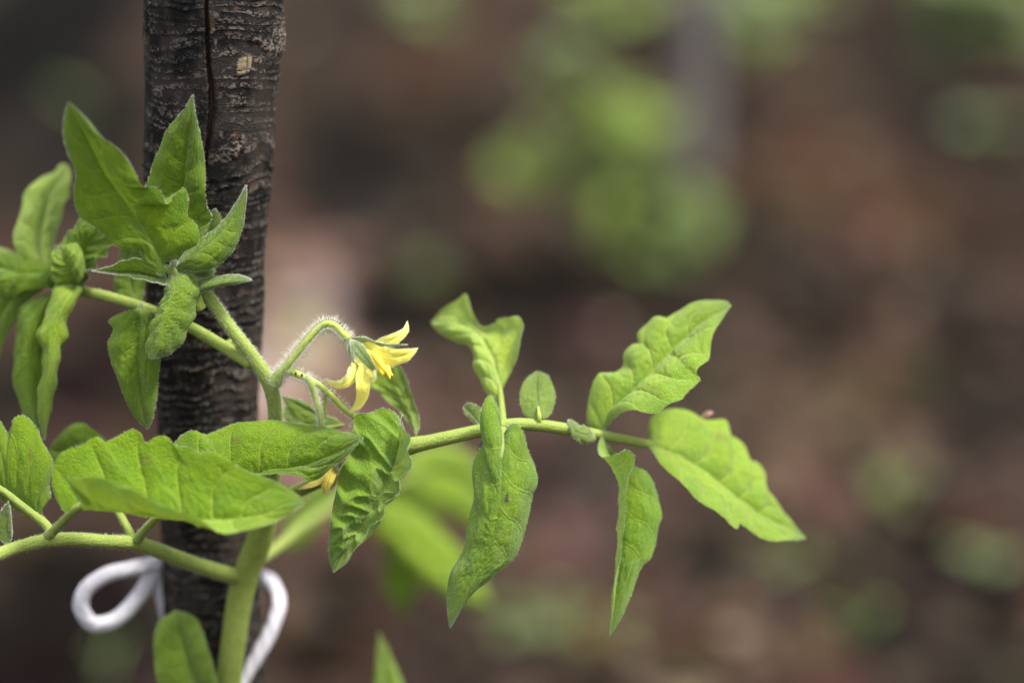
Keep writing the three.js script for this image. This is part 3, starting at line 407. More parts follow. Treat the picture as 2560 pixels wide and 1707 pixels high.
leaf(lf2, 'leaflet', { r: rC, m: M.leaf, mid: [[55, 790, -3], [35, 700, -4], [30, 640, -4], [42, 562, -5]], L: [[20, 790], [-20, 740], [-10, 640]], R: [[62, 750], [58, 660], [52, 600]], quilt: 0.3, b: 0.6, fuzz: 0.6 });
leaf(lf2, 'leaflet', { r: rC, m: M.leaf, mid: [[640, 600, 20], [560, 450, 26], [440, 320, 30], [270, 270, 32]], L: [[460, 560], [350, 460], [260, 370]], R: [[680, 450], [620, 280], [560, 200], [500, 150], [430, 125], [340, 180]], b: 2, quilt: 1.0, fuzz: 0.3 });
growHairs(lf2);
// --- divided leaf reaching to the right
const lf3 = part(plant, 'compound_leaf'); lf3.userData.hairs = [];
stalk(lf3, 'leaf_stalk', rFull, [[615, 1165, 30], [690, 1125, 22], [800, 1075, 14], [930, 1028, 9], [1000, 1012, 8], [1090, 992, 8], [1180, 975, 9], [1240, 977, 11], [1310, 987, 14], [1385, 1000, 18], [1440, 1011, 22], [1500, 1022, 25]], [2.2, 2.0, 2.1, 2.5, 2.0, 1.9, 1.8, 1.7, 1.7, 1.5, 1.4, 1.2], M.stem, { steps: 110, hairs: 900, len: 0.6 });
leaf(lf3, 'leaflet', { r: rE, m: M.young, label: 'crumpled leaflet with a rolled edge', seed: 1019, tint: [0.72, 0.8, 0.72], nu: 110, nh: 18, mid: [[575, 345, 7], [540, 420, 3], [480, 560, 2], [400, 700, 1], [310, 850, 1], [220, 1010, 1], [130, 1158, 2]],
  L: [[560, 270, 6], [530, 200, 4], [440, 148, 2], [350, 178, 0], [268, 190, -1], [255, 300, -1], [232, 420, -1], [172, 530, -1], [145, 660, 0], [125, 760, 0], [108, 870, 0], [100, 1000, 1], [110, 1090, 1]],
  R: [[560, 280, -1], [545, 190, -2], [560, 255, -4], [592, 350, -5], [602, 445, -6], [575, 560, -6], [520, 655, -5], [435, 785, -4], [352, 905, -3], [270, 1010, -1], [200, 1100, 0]], bl: 0.8, br: -2.2, quilt: 1.4, crump: 5.4, wave: 1.1, wn: 8, colR: UNDER, fuzz: 1.2 });
leaf(lf3, 'leaflet', { r: rE, m: M.young, label: 'hanging leaflet with two upright basal lobes', tint: [0.72, 0.8, 0.72], nu: 110, nh: 18, mid: [[1168, 320, 6], [1162, 420, -1], [1155, 600, -4], [1130, 850, -5], [1050, 1080, -4], [930, 1300, -2], [845, 1502, 1]],
  L: [[1155, 250, 5], [1145, 160, 3], [1118, 95, 2], [1080, 72, 1], [1045, 140, 0], [1028, 230, 0], [1032, 310, 0], [1052, 345, 1], [1005, 440, 2], [980, 560, 2], [988, 700, 2], [962, 850, 2], [920, 1020, 2], [852, 1150, 2], [825, 1280, 2], [828, 1400, 1]],
  R: [[1178, 300, 5], [1205, 258, 3], [1250, 240, 2], [1290, 290, 1], [1320, 400, 1], [1368, 500, 1], [1382, 600, 1], [1352, 680, 1], [1336, 800, 1], [1292, 920, 1], [1232, 1085, 1], [1150, 1140, 0], [1060, 1212, 0], [950, 1325, 0], [885, 1430, 0]], bl: 0.8, br: 0.8, quilt: 0.9, wave: 0.4, fuzz: 1.3 });
stalk(lf3, 'leaflet_stalk', rE, [[1172, 262, 9], [1166, 300, 6], [1163, 380, 0], [1158, 460, -3]], [1.6, 1.1, 0.8, 0.4], M.stem, { steps: 20, hairs: 200, seed: 21 });
stalk(lf3, 'leaflet_stalk', rF, [[780, 1420, 10], [770, 1330, 14], [752, 1150, 19], [735, 1000, 23]], [1.3, 1.0, 0.9, 0.6], M.stem, { steps: 24 });
leaf(lf3, 'leaflet', { r: rF, m: M.young, mid: [[760, 1250, 17], [735, 1000, 23], [660, 750, 27], [520, 520, 32], [320, 420, 38], [65, 412, 44]], L: [[700, 1200], [600, 1090], [540, 960], [485, 860], [495, 760], [440, 645], [330, 610], [200, 550], [110, 480]], R: [[790, 1000, 22], [890, 820, 22], [950, 620, 22], [965, 420, 24], [905, 350, 26], [835, 372, 28], [740, 388, 30], [690, 425, 31], [600, 450, 32], [545, 440, 33], [480, 310, 35], [440, 190, 37], [392, 128, 39], [330, 190, 40], [180, 285, 42]], colL: UNDER, colR: UNDER, bl: 2.0, br: -2.5, quilt: 1.6, fuzz: 0.4 });
leaf(lf3, 'leaflet', { r: rF, m: M.young, label: 'small round leaflet', mid: [[1128, 1345, 9], [1115, 1200, 14], [1105, 1050, 19], [1105, 888, 23]], L: [[1060, 1355], [1000, 1335], [950, 1240], [938, 1140], [965, 1030], [1020, 950]], R: [[1190, 1350], [1245, 1310], [1282, 1200], [1285, 1110], [1250, 1000], [1190, 920]], b: 0.5, quilt: 0.25, wave: 0.1, fuzz: 0.25 });
stalk(lf3, 'leaflet_stalk', rF, [[1128, 1430, 12], [1130, 1390, 10], [1128, 1330, 9], [1118, 1230, 12]], [0.9, 0.7, 0.6, 0.25], M.youngStem, { steps: 14 });
leaf(lf3, 'leaflet', { r: rF, m: M.young, mid: [[560, 1430, 14], [480, 1330, 16], [385, 1240, 18]], L: [[500, 1405], [430, 1340], [388, 1280]], R: [[590, 1350], [560, 1260], [480, 1215], [420, 1208]], b: 0.7, quilt: 0.3, fuzz: 0.3 });
leaf(lf3, 'leaflet', { r: rG, m: M.young, mid: [[205, 870, 15], [150, 870, 11], [95, 850, 11], [45, 785, 13]], L: [[210, 900, 13], [135, 922, 11], [85, 890, 10], [60, 840, 11]], R: [[180, 835, 16], [110, 810, 14], [70, 785, 14]], b: 0.8, quilt: 0.4, wave: 0.4, fuzz: 0.4 });
leaf(lf3, 'leaflet', { r: rG, m: M.young, label: 'upward pointing toothed leaflet', nu: 110, nh: 16, mid: [[245, 865, 18], [330, 730, 19], [500, 540, 20], [700, 330, 23], [860, 200, 25], [1022, 102, 27]],
  L: [[205, 850], [165, 800], [170, 650], [205, 555], [240, 508], [272, 520], [370, 465], [385, 395], [430, 340], [462, 330], [458, 270], [520, 208], [568, 172], [600, 196], [690, 140], [770, 95], [880, 74], [980, 74]],
  R: [[285, 825, 17], [345, 750, 12], [450, 730, 8], [570, 732, 6], [650, 692, 6], [722, 668, 7], [772, 600, 8], [836, 542, 10], [822, 495, 11], [878, 430, 13], [888, 365, 15], [930, 240, 20], [975, 165, 24]], dl: 7, bl: 1.2, br: 2.0, quilt: 1.2, wave: 0.5, fuzz: 0.6 });
leaf(lf3, 'leaflet', { r: rG, m: M.young, label: 'toothed end leaflet drooping at the tip of the leaf', nu: 110, nh: 16, mid: [[515, 930, 25], [720, 1000, 29], [900, 1115, 32], [1060, 1250, 35], [1260, 1385, 38], [1465, 1485, 41]],
  L: [[525, 890], [530, 800], [570, 740], [660, 715], [760, 730], [860, 780], [975, 778], [995, 800], [972, 868], [1050, 895], [1112, 950], [1108, 1005], [1172, 1040], [1205, 1090], [1192, 1140], [1262, 1235], [1342, 1355]],
  R: [[545, 970], [640, 1080], [720, 1160], [880, 1300], [960, 1362], [1052, 1425], [1068, 1400], [1150, 1462], [1280, 1502], [1390, 1500]], dl: 12, dr: -14, bl: 1.6, br: 1.2, quilt: 1.3, wave: 0.4, fuzz: 0.5 });
leaf(lf3, 'leaflet', { r: rH, m: M.young, label: 'narrow hanging leaflet rolled along one side', tint: [0.75, 0.84, 0.75], nu: 110, nh: 16, mid: [[300, 60, 18], [325, 150, 15], [380, 260, 17], [430, 420, 18], [440, 650, 17], [425, 900, 15], [390, 1180, 12], [347, 1490, 9]],
  L: [[265, 150, 14], [290, 225, 8], [400, 205, 6], [470, 180, 6], [515, 215, 6], [515, 275, 6], [490, 340, 6], [472, 450, 6], [452, 650, 5], [430, 900, 5], [402, 1010, 5], [378, 1220, 6]],
  CL: [[300, 60, 16], [270, 120, 13], [300, 280, 11], [350, 480, 10], [345, 700, 9], [352, 950, 8], [340, 1200, 8], [347, 1490, 9]],
  R: [[340, 160, 18], [420, 240, 20], [510, 292, 20], [600, 330, 20], [660, 420, 20], [692, 530, 19], [712, 650, 18], [688, 725, 17], [672, 830, 16], [632, 945, 15], [580, 990, 14], [500, 1195, 12], [430, 1355, 10]], br: 1.2, bl: 0, quilt: 0.8, wave: 0.3, colL: UNDER, fuzz: 0.8 });
leaf(lf3, 'leaflet', { r: rD, m: M.young, mid: [[1320, 1110, 14], [1270, 950, 20], [1200, 760, 24], [1130, 540, 26]], L: [[1260, 1000], [1180, 900], [1050, 780], [960, 690], [1000, 600]], R: [[1345, 1000], [1310, 850], [1250, 680], [1200, 560]], b: -1.5, dl: 4, quilt: 0.8, fuzz: 0.3 });
growHairs(lf3);
// --- lower leaves of the same plant, behind and below
const lf4 = part(plant, 'compound_leaf'); lf4.userData.hairs = [];
stalk(lf4, 'leaf_stalk', rFull, [[572, 1300, 46], [630, 1262, 80], [720, 1190, 170], [830, 1130, 230], [960, 1095, 256]], [2.2, 1.8, 1.7, 1.6, 1.4], M.stem, { steps: 40 });
leaf(lf4, 'leaflet', { r: rFull, m: M.young, mid: [[930, 1100, 250], [1010, 1085, 258], [1080, 1110, 262], [1150, 1190, 266]], L: [[930, 1050], [1000, 1020], [1070, 1040], [1120, 1100]], R: [[900, 1140], [960, 1170], [1050, 1190], [1110, 1220]], b: 2, quilt: 0.8, fuzz: 0.1 });
leaf(lf4, 'leaflet', { r: rFull, m: M.leaf, mid: [[850, 1150, 242], [920, 1220, 252], [1000, 1290, 260], [1130, 1390, 268]], L: [[900, 1140], [990, 1190], [1060, 1270], [1110, 1350]], R: [[850, 1210], [900, 1270], [980, 1340], [1060, 1380]], dl: 10, colL: UNDER, colR: UNDER, b: 2.5, quilt: 1.0, fuzz: 0.1 });
leaf(lf4, 'leaflet', { r: rFull, m: M.leaf, mid: [[905, 1230, 248], [920, 1300, 260], [925, 1410, 266]], L: [[890, 1270], [885, 1350]], R: [[950, 1270], [965, 1340]], b: 1.5, quilt: 0.6, fuzz: 0.1 });
leaf(lf4, 'leaflet', { r: rFull, m: M.leaf, mid: [[650, 1260, 214], [690, 1210, 216], [730, 1150, 220], [770, 1090, 224]], L: [[650, 1210], [680, 1160], [730, 1100]], R: [[680, 1260], [730, 1220], [765, 1150]], b: 2, quilt: 0.8, fuzz: 0.2 });
growHairs(lf4);
const lf5 = part(plant, 'compound_leaf'); lf5.userData.hairs = [];
leaf(lf5, 'leaflet', { r: rFull, m: M.young, mid: [[500, 1600, 46], [455, 1560, 44], [425, 1480, 42], [405, 1400, 44]], L: [[430, 1640], [370, 1590], [352, 1500], [362, 1430]], R: [[500, 1570], [475, 1480], [450, 1420]], b: 2, quilt: 0.5, fuzz: 0.3 });
leaf(lf5, 'leaflet', { r: rD, m: M.young, mid: [[760, 1010, 18], [600, 960, 20], [430, 870, 22], [255, 780, 22]], L: [[640, 1040], [470, 1010], [330, 900]], R: [[700, 970], [560, 900], [420, 820]], b: 0.8, quilt: 0.5, fuzz: 0.3, label: 'yellow-green leaflet beside the flower stalks' });
leaf(lf5, 'leaflet', { r: rD, m: M.young, mid: [[420, 1010, 30], [350, 950, 32], [290, 860, 34]], L: [[340, 1010], [290, 960], [270, 900]], R: [[440, 960], [380, 890], [320, 850]], b: 0.8, quilt: 0.3, fuzz: 0.2 });
leaf(lf5, 'leaflet', { r: rFull, m: M.young, mid: [[890, 1650, 90], [885, 1560, 92], [870, 1450, 95]], L: [[860, 1620], [862, 1530]], R: [[930, 1600], [900, 1510]], b: 1.5, quilt: 0.5, fuzz: 0.1 });
stalk(lf5, 'leaf_stalk', rFull, [[535, 1600, 52], [600, 1640, 60], [700, 1680, 74], [800, 1690, 84], [890, 1660, 90]], [2.4, 2.0, 1.8, 1.6, 1.2], M.stem, { steps: 24 });
stalk(lf5, 'leaf_stalk', rD, [[250, 1010, 16], [400, 1050, 18], [600, 1040, 18], [760, 1010, 18]], [1.0, 0.9, 0.8, 0.6], M.stem, { steps: 24 });
stalk(lf5, 'leaf_stalk', rFull, [[528, 1650, 50], [500, 1620, 46], [470, 1580, 44]], [1.6, 1.2, 0.8], M.stem, { steps: 12 });
growHairs(lf5);
// --- flower cluster
const petalMap = mapTex(256, 128, (u, v) => { const a = Math.abs(v * 2 - 1), l = 0.5 + 0.5 * Math.sin(v * 70 + 3 * noise(u * 6, v * 4, 2)), g = 0.86 + 0.10 * l + 0.08 * (noise(u * 60, v * 60, 7) - 0.5), w = sstep(0.7, 1.0, a) * 0.5; return [g, g * (0.98 + 0.02 * w), mix(g * 0.75, 1, w)]; }, true);
M.petal = new THREE.MeshPhysicalMaterial({ color: lin(1.0, 0.94, 0.20), roughness: 1, transmission: 0.35, thickness: 0, vertexColors: true, side: THREE.DoubleSide, map: petalMap, bumpMap: petalMap, bumpScale: 0.0004, sheen: 0.3, sheenColor: lin(1, 1, 0.8), sheenRoughness: 0.6 });
M.anther = new THREE.MeshPhysicalMaterial({ color: lin(0.95, 0.70, 0.04), roughness: 0.55, sheen: 0.3, sheenColor: lin(1, 0.9, 0.5) });
const tr = part(plant, 'flower_cluster'); tr.userData.hairs = [];
const ped = [[205, 690, 7], [240, 620, 4], [300, 550, 2], [380, 450, 1], [470, 340, 0], [560, 245, 0], [630, 215, -1], [690, 240, -1], [740, 290, -1], [800, 345, -1]];
stalk(tr, 'flower_stalk', rD, ped, [2.0, 1.5, 1.0, 0.95, 0.9, 0.9, 0.95, 0.95, 1.0, 1.4], M.youngStem, { steps: 70, hairs: 2600, len: 2.4, hr: 0.032, seed: 31 });
stalk(tr, 'flower_stalk', rD, [[255, 590, 4], [320, 585, 3], [380, 610, 2], [450, 640, 2], [560, 700, 3], [660, 790, 4], [760, 890, 5], [820, 935, 6], [845, 985, 8], [800, 1100, 9], [740, 1220, 9], [715, 1300, 8]], [1.6, 1.2, 1.0, 0.9, 0.85, 0.85, 0.8, 0.9, 0.8, 0.8, 0.8, 1.1], M.youngStem, { steps: 70, hairs: 1700, len: 2.1, hr: 0.03, seed: 32 });
stalk(tr, 'flower_stalk', rD, [[450, 635, 2], [490, 680, 0], [520, 780, 0], [555, 900, 0], [575, 1010, 1], [580, 1090, 3]], [0.9, 1.0, 0.85, 0.85, 0.9, 0.6], M.stem, { steps: 40, hairs: 1200, len: 2.1, hr: 0.03, seed: 33 });
stalk(tr, 'flower_stalk', rD, [[600, 740, 4], [605, 800, 6], [595, 880, 7], [600, 960, 8]], [0.7, 0.6, 0.6, 0.5], M.youngStem, { steps: 24, hairs: 200, len: 1.6, hr: 0.02, seed: 34 });
for (const [x, y] of [[372, 600], [420, 612]]) stalk(tr, 'scar', rD, [[x, y + 14, 1], [x + 1, y + 2, 0], [x + 3, y - 8, 0]], [0.35, 0.3, 0.1], new THREE.MeshStandardMaterial({ color: lin(0.08, 0.03, 0.015), roughness: 0.9 }), { steps: 6, seg: 6 });
growHairs(tr);
const fl = part(plant, 'flower'); fl.userData.hairs = []; fl.userData.label = 'open nodding yellow flower with swept back petals';
const sep = M.young;
blade(fl, 'petal', rD, 3.136, [[930, 420, 2], [1020, 385, 0], [1110, 350, -1], [1190, 310, 0], [1235, 265, 2], [1250, 192, 6]], [24, 46, 52, 42, 28, 4], 0.5, M.petal, { colL: [1.0, 1.05, 1.6] });
blade(fl, 'petal', rD, 3.136, [[960, 430, -1], [1050, 460, -4], [1140, 478, -6], [1240, 462, -6], [1290, 435, -5], [1335, 405, -3]], [34, 66, 70, 52, 26, 5], 0.35, M.petal, { b: 0.7 });
blade(fl, 'petal', rD, 3.136, [[850, 470, 0], [835, 560, -2], [795, 650, -4], [730, 692, -5], [660, 685, -6], [598, 645, -6]], [30, 50, 54, 42, 26, 4], -0.6, M.petal, { colR: [1, 1.1, 2] });
blade(fl, 'petal', rD, 3.136, [[880, 520, -3], [895, 620, -6], [902, 710, -8], [888, 800, -7], [850, 870, -5], [785, 915, -3]], [32, 52, 58, 46, 28, 4], 0.3, M.petal, { b: -0.5 });
blade(fl, 'petal', rD, 3.136, [[925, 500, -4], [960, 580, -8], [975, 640, -9], [975, 690, -6]], [26, 44, 38, 4], 0.6, M.petal, { colL: [1, 1.1, 2.4] });
blade(fl, 'petal', rD, 3.136, [[900, 450, 5], [1000, 470, 8], [1090, 540, 9], [1150, 555, 8]], [25, 40, 36, 4], 0.2, M.petal);
blade(fl, 'petal', rD, 3.136, [[840, 400, 1], [900, 480, -2], [960, 540, -4], [1010, 600, -3]], [34, 66, 56, 4], 0.1, M.petal);
blade(fl, 'petal', rD, 3.136, [[860, 380, 2], [930, 410, 0], [1000, 440, -1], [1090, 500, -1]], [30, 58, 54, 4], 0.3, M.petal);
for (let k = 0; k < 5; k++) { const a = k / 5 * 6.283, ox = Math.cos(a) * 24, oy = Math.sin(a) * 8, dz = Math.sin(a) * 1.9; stalk(fl, 'anther', rD, [[960 + ox * 0.6, 430 - oy, -1 + dz], [1010 + ox * 1.2, 495 - oy, -2 + dz * 1.2], [1055 + ox * 1.1, 555 - oy, -3 + dz], [1085 + ox * 1.4, 605 + 10 * Math.cos(a * 2), -4 + dz * 1.1], [1100 + ox * 1.7, 636 - 16 * Math.sin(a * 2 + 1), -4 + dz * 1.4]], [0.8, 1.1, 1.0, 0.7, 0.25], M.anther, { steps: 18, seg: 8 }); }
blade(fl, 'sepal', rD, 3.136, [[795, 335, -2], [850, 400, -7], [905, 470, -10], [965, 550, -10], [1018, 602, -7]], [26, 42, 42, 26, 3], 0.1, sep, { b: 0.6, fuzz: 1.1 });
blade(fl, 'sepal', rD, 3.136, [[800, 325, 0], [900, 340, 0], [1000, 370, -1], [1090, 385, -1], [1190, 370, 0]], [26, 34, 26, 16, 3], 1.0, sep, { fuzz: 1, colL: [1.5, 1.4, 1.6] });
blade(fl, 'sepal', rD, 3.136, [[800, 330, 2], [920, 360, 5], [1100, 390, 6], [1258, 380, 5]], [24, 30, 20, 3], 0.9, sep, { fuzz: 0.8 });
blade(fl, 'sepal', rD, 3.136, [[790, 345, -1], [800, 410, -3], [815, 470, -4], [830, 530, -3]], [24, 30, 22, 3], -0.7, sep, { fuzz: 1 });
blade(fl, 'sepal', rD, 3.136, [[795, 340, 3], [820, 420, 7], [860, 520, 9], [900, 590, 9]], [24, 30, 24, 3], -0.3, sep, { fuzz: 0.5 });
growHairs(fl);
const fl2 = part(plant, 'flower'); fl2.userData.hairs = []; fl2.userData.label = 'half hidden yellow flower below the leaf tip';
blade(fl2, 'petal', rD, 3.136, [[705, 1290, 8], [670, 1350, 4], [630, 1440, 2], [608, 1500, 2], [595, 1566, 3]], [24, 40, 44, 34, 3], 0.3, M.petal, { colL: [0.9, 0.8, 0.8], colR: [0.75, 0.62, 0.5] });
blade(fl2, 'petal', rD, 3.136, [[700, 1300, 10], [590, 1430, 9], [480, 1485, 8], [380, 1518, 9]], [24, 30, 24, 3], 0.6, M.petal, { colL: [0.95, 0.75, 1] });
blade(fl2, 'petal', rD, 3.136, [[715, 1290, 8], [740, 1290, 5], [765, 1270, 4]], [16, 22, 3], 0.4, M.petal);
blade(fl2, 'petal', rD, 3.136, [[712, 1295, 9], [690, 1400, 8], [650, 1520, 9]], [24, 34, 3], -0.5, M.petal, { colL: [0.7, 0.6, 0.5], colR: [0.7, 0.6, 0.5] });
blade(fl2, 'sepal', rD, 3.136, [[720, 1280, 7], [705, 1320, 3], [700, 1370, 2]], [22, 26, 3], 0.2, sep, { fuzz: 0.6 });
growHairs(fl2);
console.log('plant built');

// ---------------------------------------------------------------- white tie round stake and stem
{
  const twist = mapTex(64, 64, (u, v) => 0.5 + 0.5 * Math.sin(6.2832 * (2 * u + 3 * v)) * (0.8 + 0.2 * noise(u * 30, v * 30, 1)));
  const fibre = mapTex(128, 64, (u, v) => { const g = 0.86 + 0.14 * noise(u * 40, v * 12, 3), d = 0.10 * sstep(0.62, 0.8, fbm(u * 4, v * 3, 6, 3)); return [g, g * (1 - d * 0.5), g * (1 - d)]; }, true);
  const mat = new THREE.MeshPhysicalMaterial({ color: lin(0.58, 0.57, 0.64), map: fibre, bumpMap: twist, bumpScale: 0.0002, roughness: 0.85, specularIntensity: 0.4, sheen: 0.3, sheenColor: lin(1, 1, 1) });
  const tie = thing('plant_tie', 'thick soft white cord tied in a loop round the stake and the green stem', 'cord');
  const cord = (name, pts, r = 2.4) => mesh(name, tube(pts.map(([x, y, d]) => P(...rFull(x, y), d + 16)), pts.map((q, k) => (k === 0 || k === pts.length - 1 ? 0.55 : 1) * r / 1000), 20, 160, 0.09), mat, tie);
  cord('bow_loop', [[382, 1296, 44], [350, 1297, 41], [300, 1306, 38], [240, 1322, 37], [195, 1356, 37], [186, 1396, 38], [212, 1432, 40], [262, 1424, 42], [312, 1376, 43], [345, 1325, 43], [362, 1290, 43], [385, 1280, 46]]);
  cord('cord_end', [[362, 1285, 45], [366, 1320, 46], [374, 1370, 48], [386, 1420, 50], [402, 1470, 52], [430, 1520, 52], [462, 1548, 50], [480, 1600, 50], [490, 1680, 54]]);
  cord('wrapped_strand', [[368, 1296, 46], [356, 1302, 60], [372, 1306, 78], [430, 1310, 90], [500, 1314, 93], [570, 1322, 88], [612, 1332, 74], [630, 1352, 60], [640, 1388, 51], [625, 1440, 48], [596, 1496, 47], [562, 1550, 47], [530, 1610, 47], [505, 1650, 50]]);
}

// ---------------------------------------------------------------- insects and a fallen petal on the leaves
{
  const black = new THREE.MeshStandardMaterial({ color: lin(0.012, 0.012, 0.012), roughness: 0.4 }), wing = new THREE.MeshPhysicalMaterial({ color: lin(0.10, 0.09, 0.08), roughness: 0.5, transmission: 0.4, thickness: 0, side: THREE.DoubleSide }), tan = new THREE.MeshStandardMaterial({ color: lin(0.22, 0.11, 0.03), roughness: 0.5 });
  const bug = (r, x, y, d, len, ang, label, m, parts) => {
    const t = thing('tiny_fly', label, 'insect'), c = P(...r(x, y), d), ax = new V3(Math.sin(ang), 0, 0).addScaledVector(UPV, Math.cos(ang)).normalize(), side = new V3().crossVectors(ax, FWD).normalize();
    const ell = (k, w) => { const g = new THREE.SphereGeometry(1, 12, 8); g.scale(w * len, len * (parts ? 0.22 : 0.2), w * len); g.translate(0, k * len, 0); return g; };
    const body = mergeGeometries([ell(0.36, 0.10), ell(0.12, 0.15), ell(-0.25, 0.14)]), q = new THREE.Quaternion().setFromUnitVectors(new V3(0, 1, 0), ax); body.applyQuaternion(q); mesh('body', body, m, t);
    for (const s of [-1, 1]) { const g = grid(6, 3, (u, v) => { const w = Math.sin(Math.PI * Math.pow(u, 0.7)) * 0.13 * len, o = (v * 2 - 1) * w; return ax.clone().multiplyScalar(len * (0.15 - 0.75 * u)).addScaledVector(side, s * (0.10 + 0.16 * u) * len + o).addScaledVector(FWD, -0.14 * len - 0.03 * len * u); }); g.computeVertexNormals(); mesh('wing', g, wing, t); }
    t.position.copy(c);
  };
  bug(rE, 1193, 697, -4.6, 0.0021, 0.05, 'tiny black fly resting flat on the hanging leaflet with two lobes', black, true);
  bug(rE, 1034, 370, 0, 0.0018, 0.5, 'tiny dark gnat clinging to the edge of the hanging leaflet below its upright lobe', black);
  bug(rE, 1130, 903, -5.6, 0.0012, -0.6, 'minute brown speck of an insect on the lower half of the hanging leaflet', tan);
  const dp = thing('dry_petal', 'tiny shrivelled pink petal caught on the upper edge of the drooping end leaflet', 'petal'), pk = new THREE.MeshPhysicalMaterial({ color: lin(0.62, 0.36, 0.30), roughness: 1, transmission: 0.3, thickness: 0, vertexColors: true, side: THREE.DoubleSide });
  blade(dp, 'petal', rG, 2.3758, [[838, 768, 36], [865, 752, 35], [890, 742, 35], [915, 738, 36]], [8, 16, 14, 3], 0.4, pk, { fuzz: 0 }); delete dp.userData.hairs;
}
console.log('small things built');

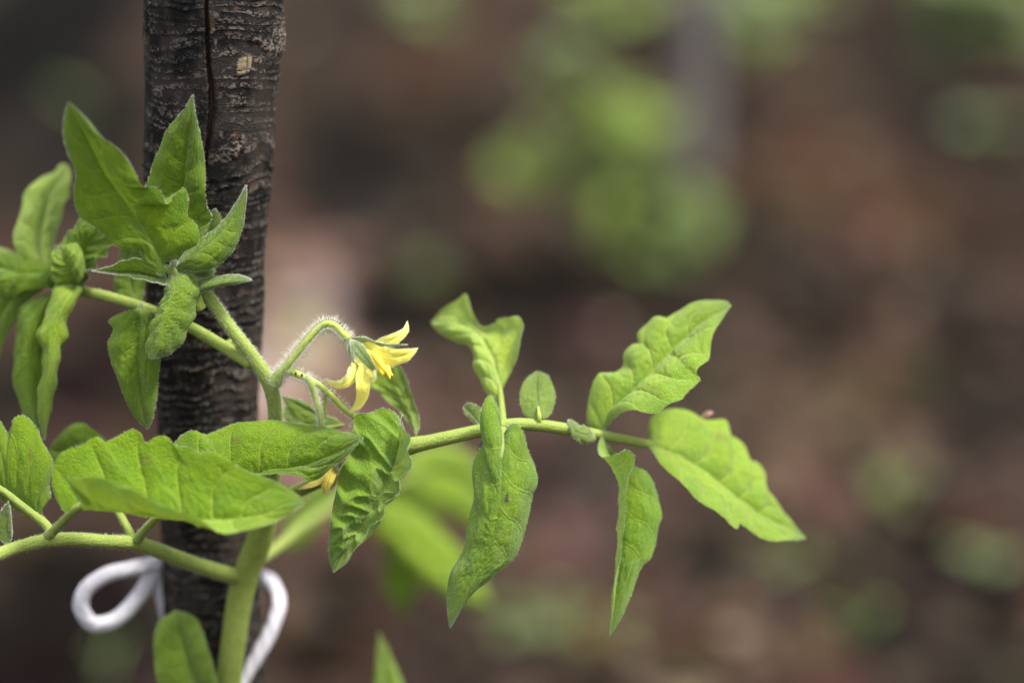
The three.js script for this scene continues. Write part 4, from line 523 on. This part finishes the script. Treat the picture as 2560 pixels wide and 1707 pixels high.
// ---------------------------------------------------------------- plants and a stake in the background
{
  const bgLeaf = grid(14, 8, (u, v) => { const s = v * 2 - 1, w = 0.34 * Math.pow(Math.sin(Math.PI * Math.pow(u, 0.75)), 0.9) * (1 + 0.14 * Math.sin(u * 34)); return new V3(u, -0.28 * u * u + 0.10 * s * s * Math.sin(Math.PI * u), s * w); }); bgLeaf.computeVertexNormals();
  const bl = (r, g, b, tr = 0.4) => new THREE.MeshPhysicalMaterial({ color: lin(r, g, b), roughness: 1, transmission: tr, thickness: 0, side: THREE.DoubleSide, map: leafMap });
  const mats = { lime: bl(0.62, 0.60, 0.34), green: bl(0.32, 0.33, 0.26) };
  const stemM = new THREE.MeshStandardMaterial({ color: lin(0.12, 0.17, 0.05), roughness: 0.8 });
  // leaves: [full-view x, y, metres before (+) the base, leaf length m, heading rad, droop, material]
  const bush = (name, label, fx, fy, leaves, group) => {
    const b = onGround(fx, fy); b.y = soilHeight(b.x, b.z); const t = thing(name, label, 'plant', [b.x, b.y, b.z], group), D = b.distanceTo(EYE);
    leaves.forEach(([x, y, off, size, yaw, pitch, mt]) => {
      
      const ray = P(...rFull(x, y)).sub(EYE).normalize(), q = EYE.clone().addScaledVector(ray, (b.z + off - EYE.z) / ray.z); q.y = Math.max(q.y, b.y + 0.012);
      const lf = mesh('leaf', bgLeaf, mats[mt], t), h = new THREE.Euler(0, yaw, pitch, 'YXZ'), dir = new V3(0.5, -0.07, 0).applyEuler(h).multiplyScalar(size), root = q.clone().sub(dir).sub(b);
      lf.rotation.copy(h); lf.scale.setScalar(size); lf.position.copy(root);
      mesh('leaf_stalk', tube([new V3(0, -0.01, 0), new V3(root.x * 0.25, root.y * 0.6, root.z * 0.25), root], [0.0022, 0.0018, 0.0012], 6, 10), stemM, t);
    });
    return t;
  };
  const Q = rng(91), gauss = () => (Q() + Q() + Q() - 1.5) * 1.1;
  const clumps = [[1435, 285, 80, 55, 24, 'lime'], [1205, 375, 65, 55, 16, 'lime'], [1300, 330, 90, 60, 6, 'green'], [1430, 530, 75, 60, 20, 'lime'], [1520, 600, 60, 40, 12, 'green'], [1440, 420, 70, 60, 6, 'green'], [1585, 470, 45, 70, 9, 'green'], [1280, 150, 40, 80, 7, 'green']];
  bush('young_plant', 'blurred young plant with bright yellow-green leaves growing beside the grey background stake', 1505, 650, clumps.flatMap(([x, y, dx, dy, n, mt]) => Array.from({ length: Math.round(n * 1.7) }, () => [x + gauss() * dx, y + gauss() * dy, gauss() * 0.06, 0.022 + 0.025 * Q(), Q() * 6.28, gauss() * 0.7, mt])));
  const gs = thing('garden_stake', 'blurred pale grey post standing in the soil behind the yellow-green young plant', 'stake', onGround(1592, 390).toArray());
  mesh('post', tube([new V3(0, -0.05, 0), new V3(0.003, 0.25, 0), new V3(-0.004, 0.6, 0.004), new V3(0, 0.95, 0)], [0.021, 0.021, 0.020, 0.020], 14, 40, 0.1), new THREE.MeshStandardMaterial({ color: lin(0.15, 0.135, 0.13), roughness: 0.85 }), gs);
  mesh('sawn_top', new THREE.CylinderGeometry(0.0192, 0.0198, 0.006, 16).translate(0, 0.951, 0), new THREE.MeshStandardMaterial({ color: lin(0.26, 0.22, 0.18), roughness: 0.9 }), gs);
  const R = rng(5);
  const tuft = (label, fx, fy, w, h, n, size, mt, group) => bush('leafy_plant', label, fx, fy, Array.from({ length: n }, () => [fx + (R() - 0.5) * w * (group ? 1.4 : 1), fy - R() * h, (R() - 0.5) * 0.12, size * (group ? 0.7 : 1) * (0.6 + 0.7 * R()), R() * 6.28, (R() - 0.3) * 0.8, Array.isArray(mt) ? mt[Math.floor(R() * mt.length)] : mt]), group);
  tuft('blurred yellow-green plant at the shade-painted soil behind the top of the thick stake', 970, 40, 90, 90, 7, 0.09, ['lime', 'green']);
  tuft('blurred green leaves just above and behind the bright young plant', 1400, 40, 150, 90, 8, 0.1, ['lime', 'green']);
  tuft('blurred grey-green foliage mass behind the grey background stake', 1720, 90, 260, 130, 16, 0.13, 'green');
  tuft('blurred bright green plant rising behind the grey-green foliage', 1860, 10, 90, 60, 6, 0.1, 'green');
  tuft('blurred large grey-green leafy plant, the widest one', 2290, 110, 280, 190, 30, 0.11, 'green');
  tuft('blurred small green plant below the widest leafy plant', 2270, 330, 120, 90, 5, 0.04, 'green');
  const weeds = 'small weeds in the bare soil';
  tuft('blurred small grey-green weed on shade-painted soil left of the bright young plant', 965, 660, 60, 70, 8, 0.045, 'green', weeds);
  tuft('blurred small olive weed alone near clods at the far right', 2255, 1310, 80, 60, 5, 0.035, 'green', weeds);
  tuft('blurred pale weed on light soil beyond the drooping end leaflet tip', 1790, 1310, 120, 60, 5, 0.03, 'green', weeds);
  tuft('blurred greenish weed patch under the hanging leaflets', 1290, 1510, 280, 80, 10, 0.03, 'green', weeds);
  tuft('blurred pale olive weed between brown litter right of the drooping end leaflet', 2060, 1160, 110, 60, 5, 0.03, 'green', weeds);
  tuft('blurred beige-green weed in litter below the drooping end leaflet', 1960, 1460, 90, 50, 4, 0.028, 'green', weeds);
  tuft('blurred dim olive weed in the shade-painted soil left of the thick stake', 190, 280, 90, 70, 4, 0.04, 'green', weeds);
  tuft('blurred dim weed below the white cord loop', 240, 1540, 120, 50, 2, 0.02, 'green', weeds);
}
renderer.render(scene, camera);
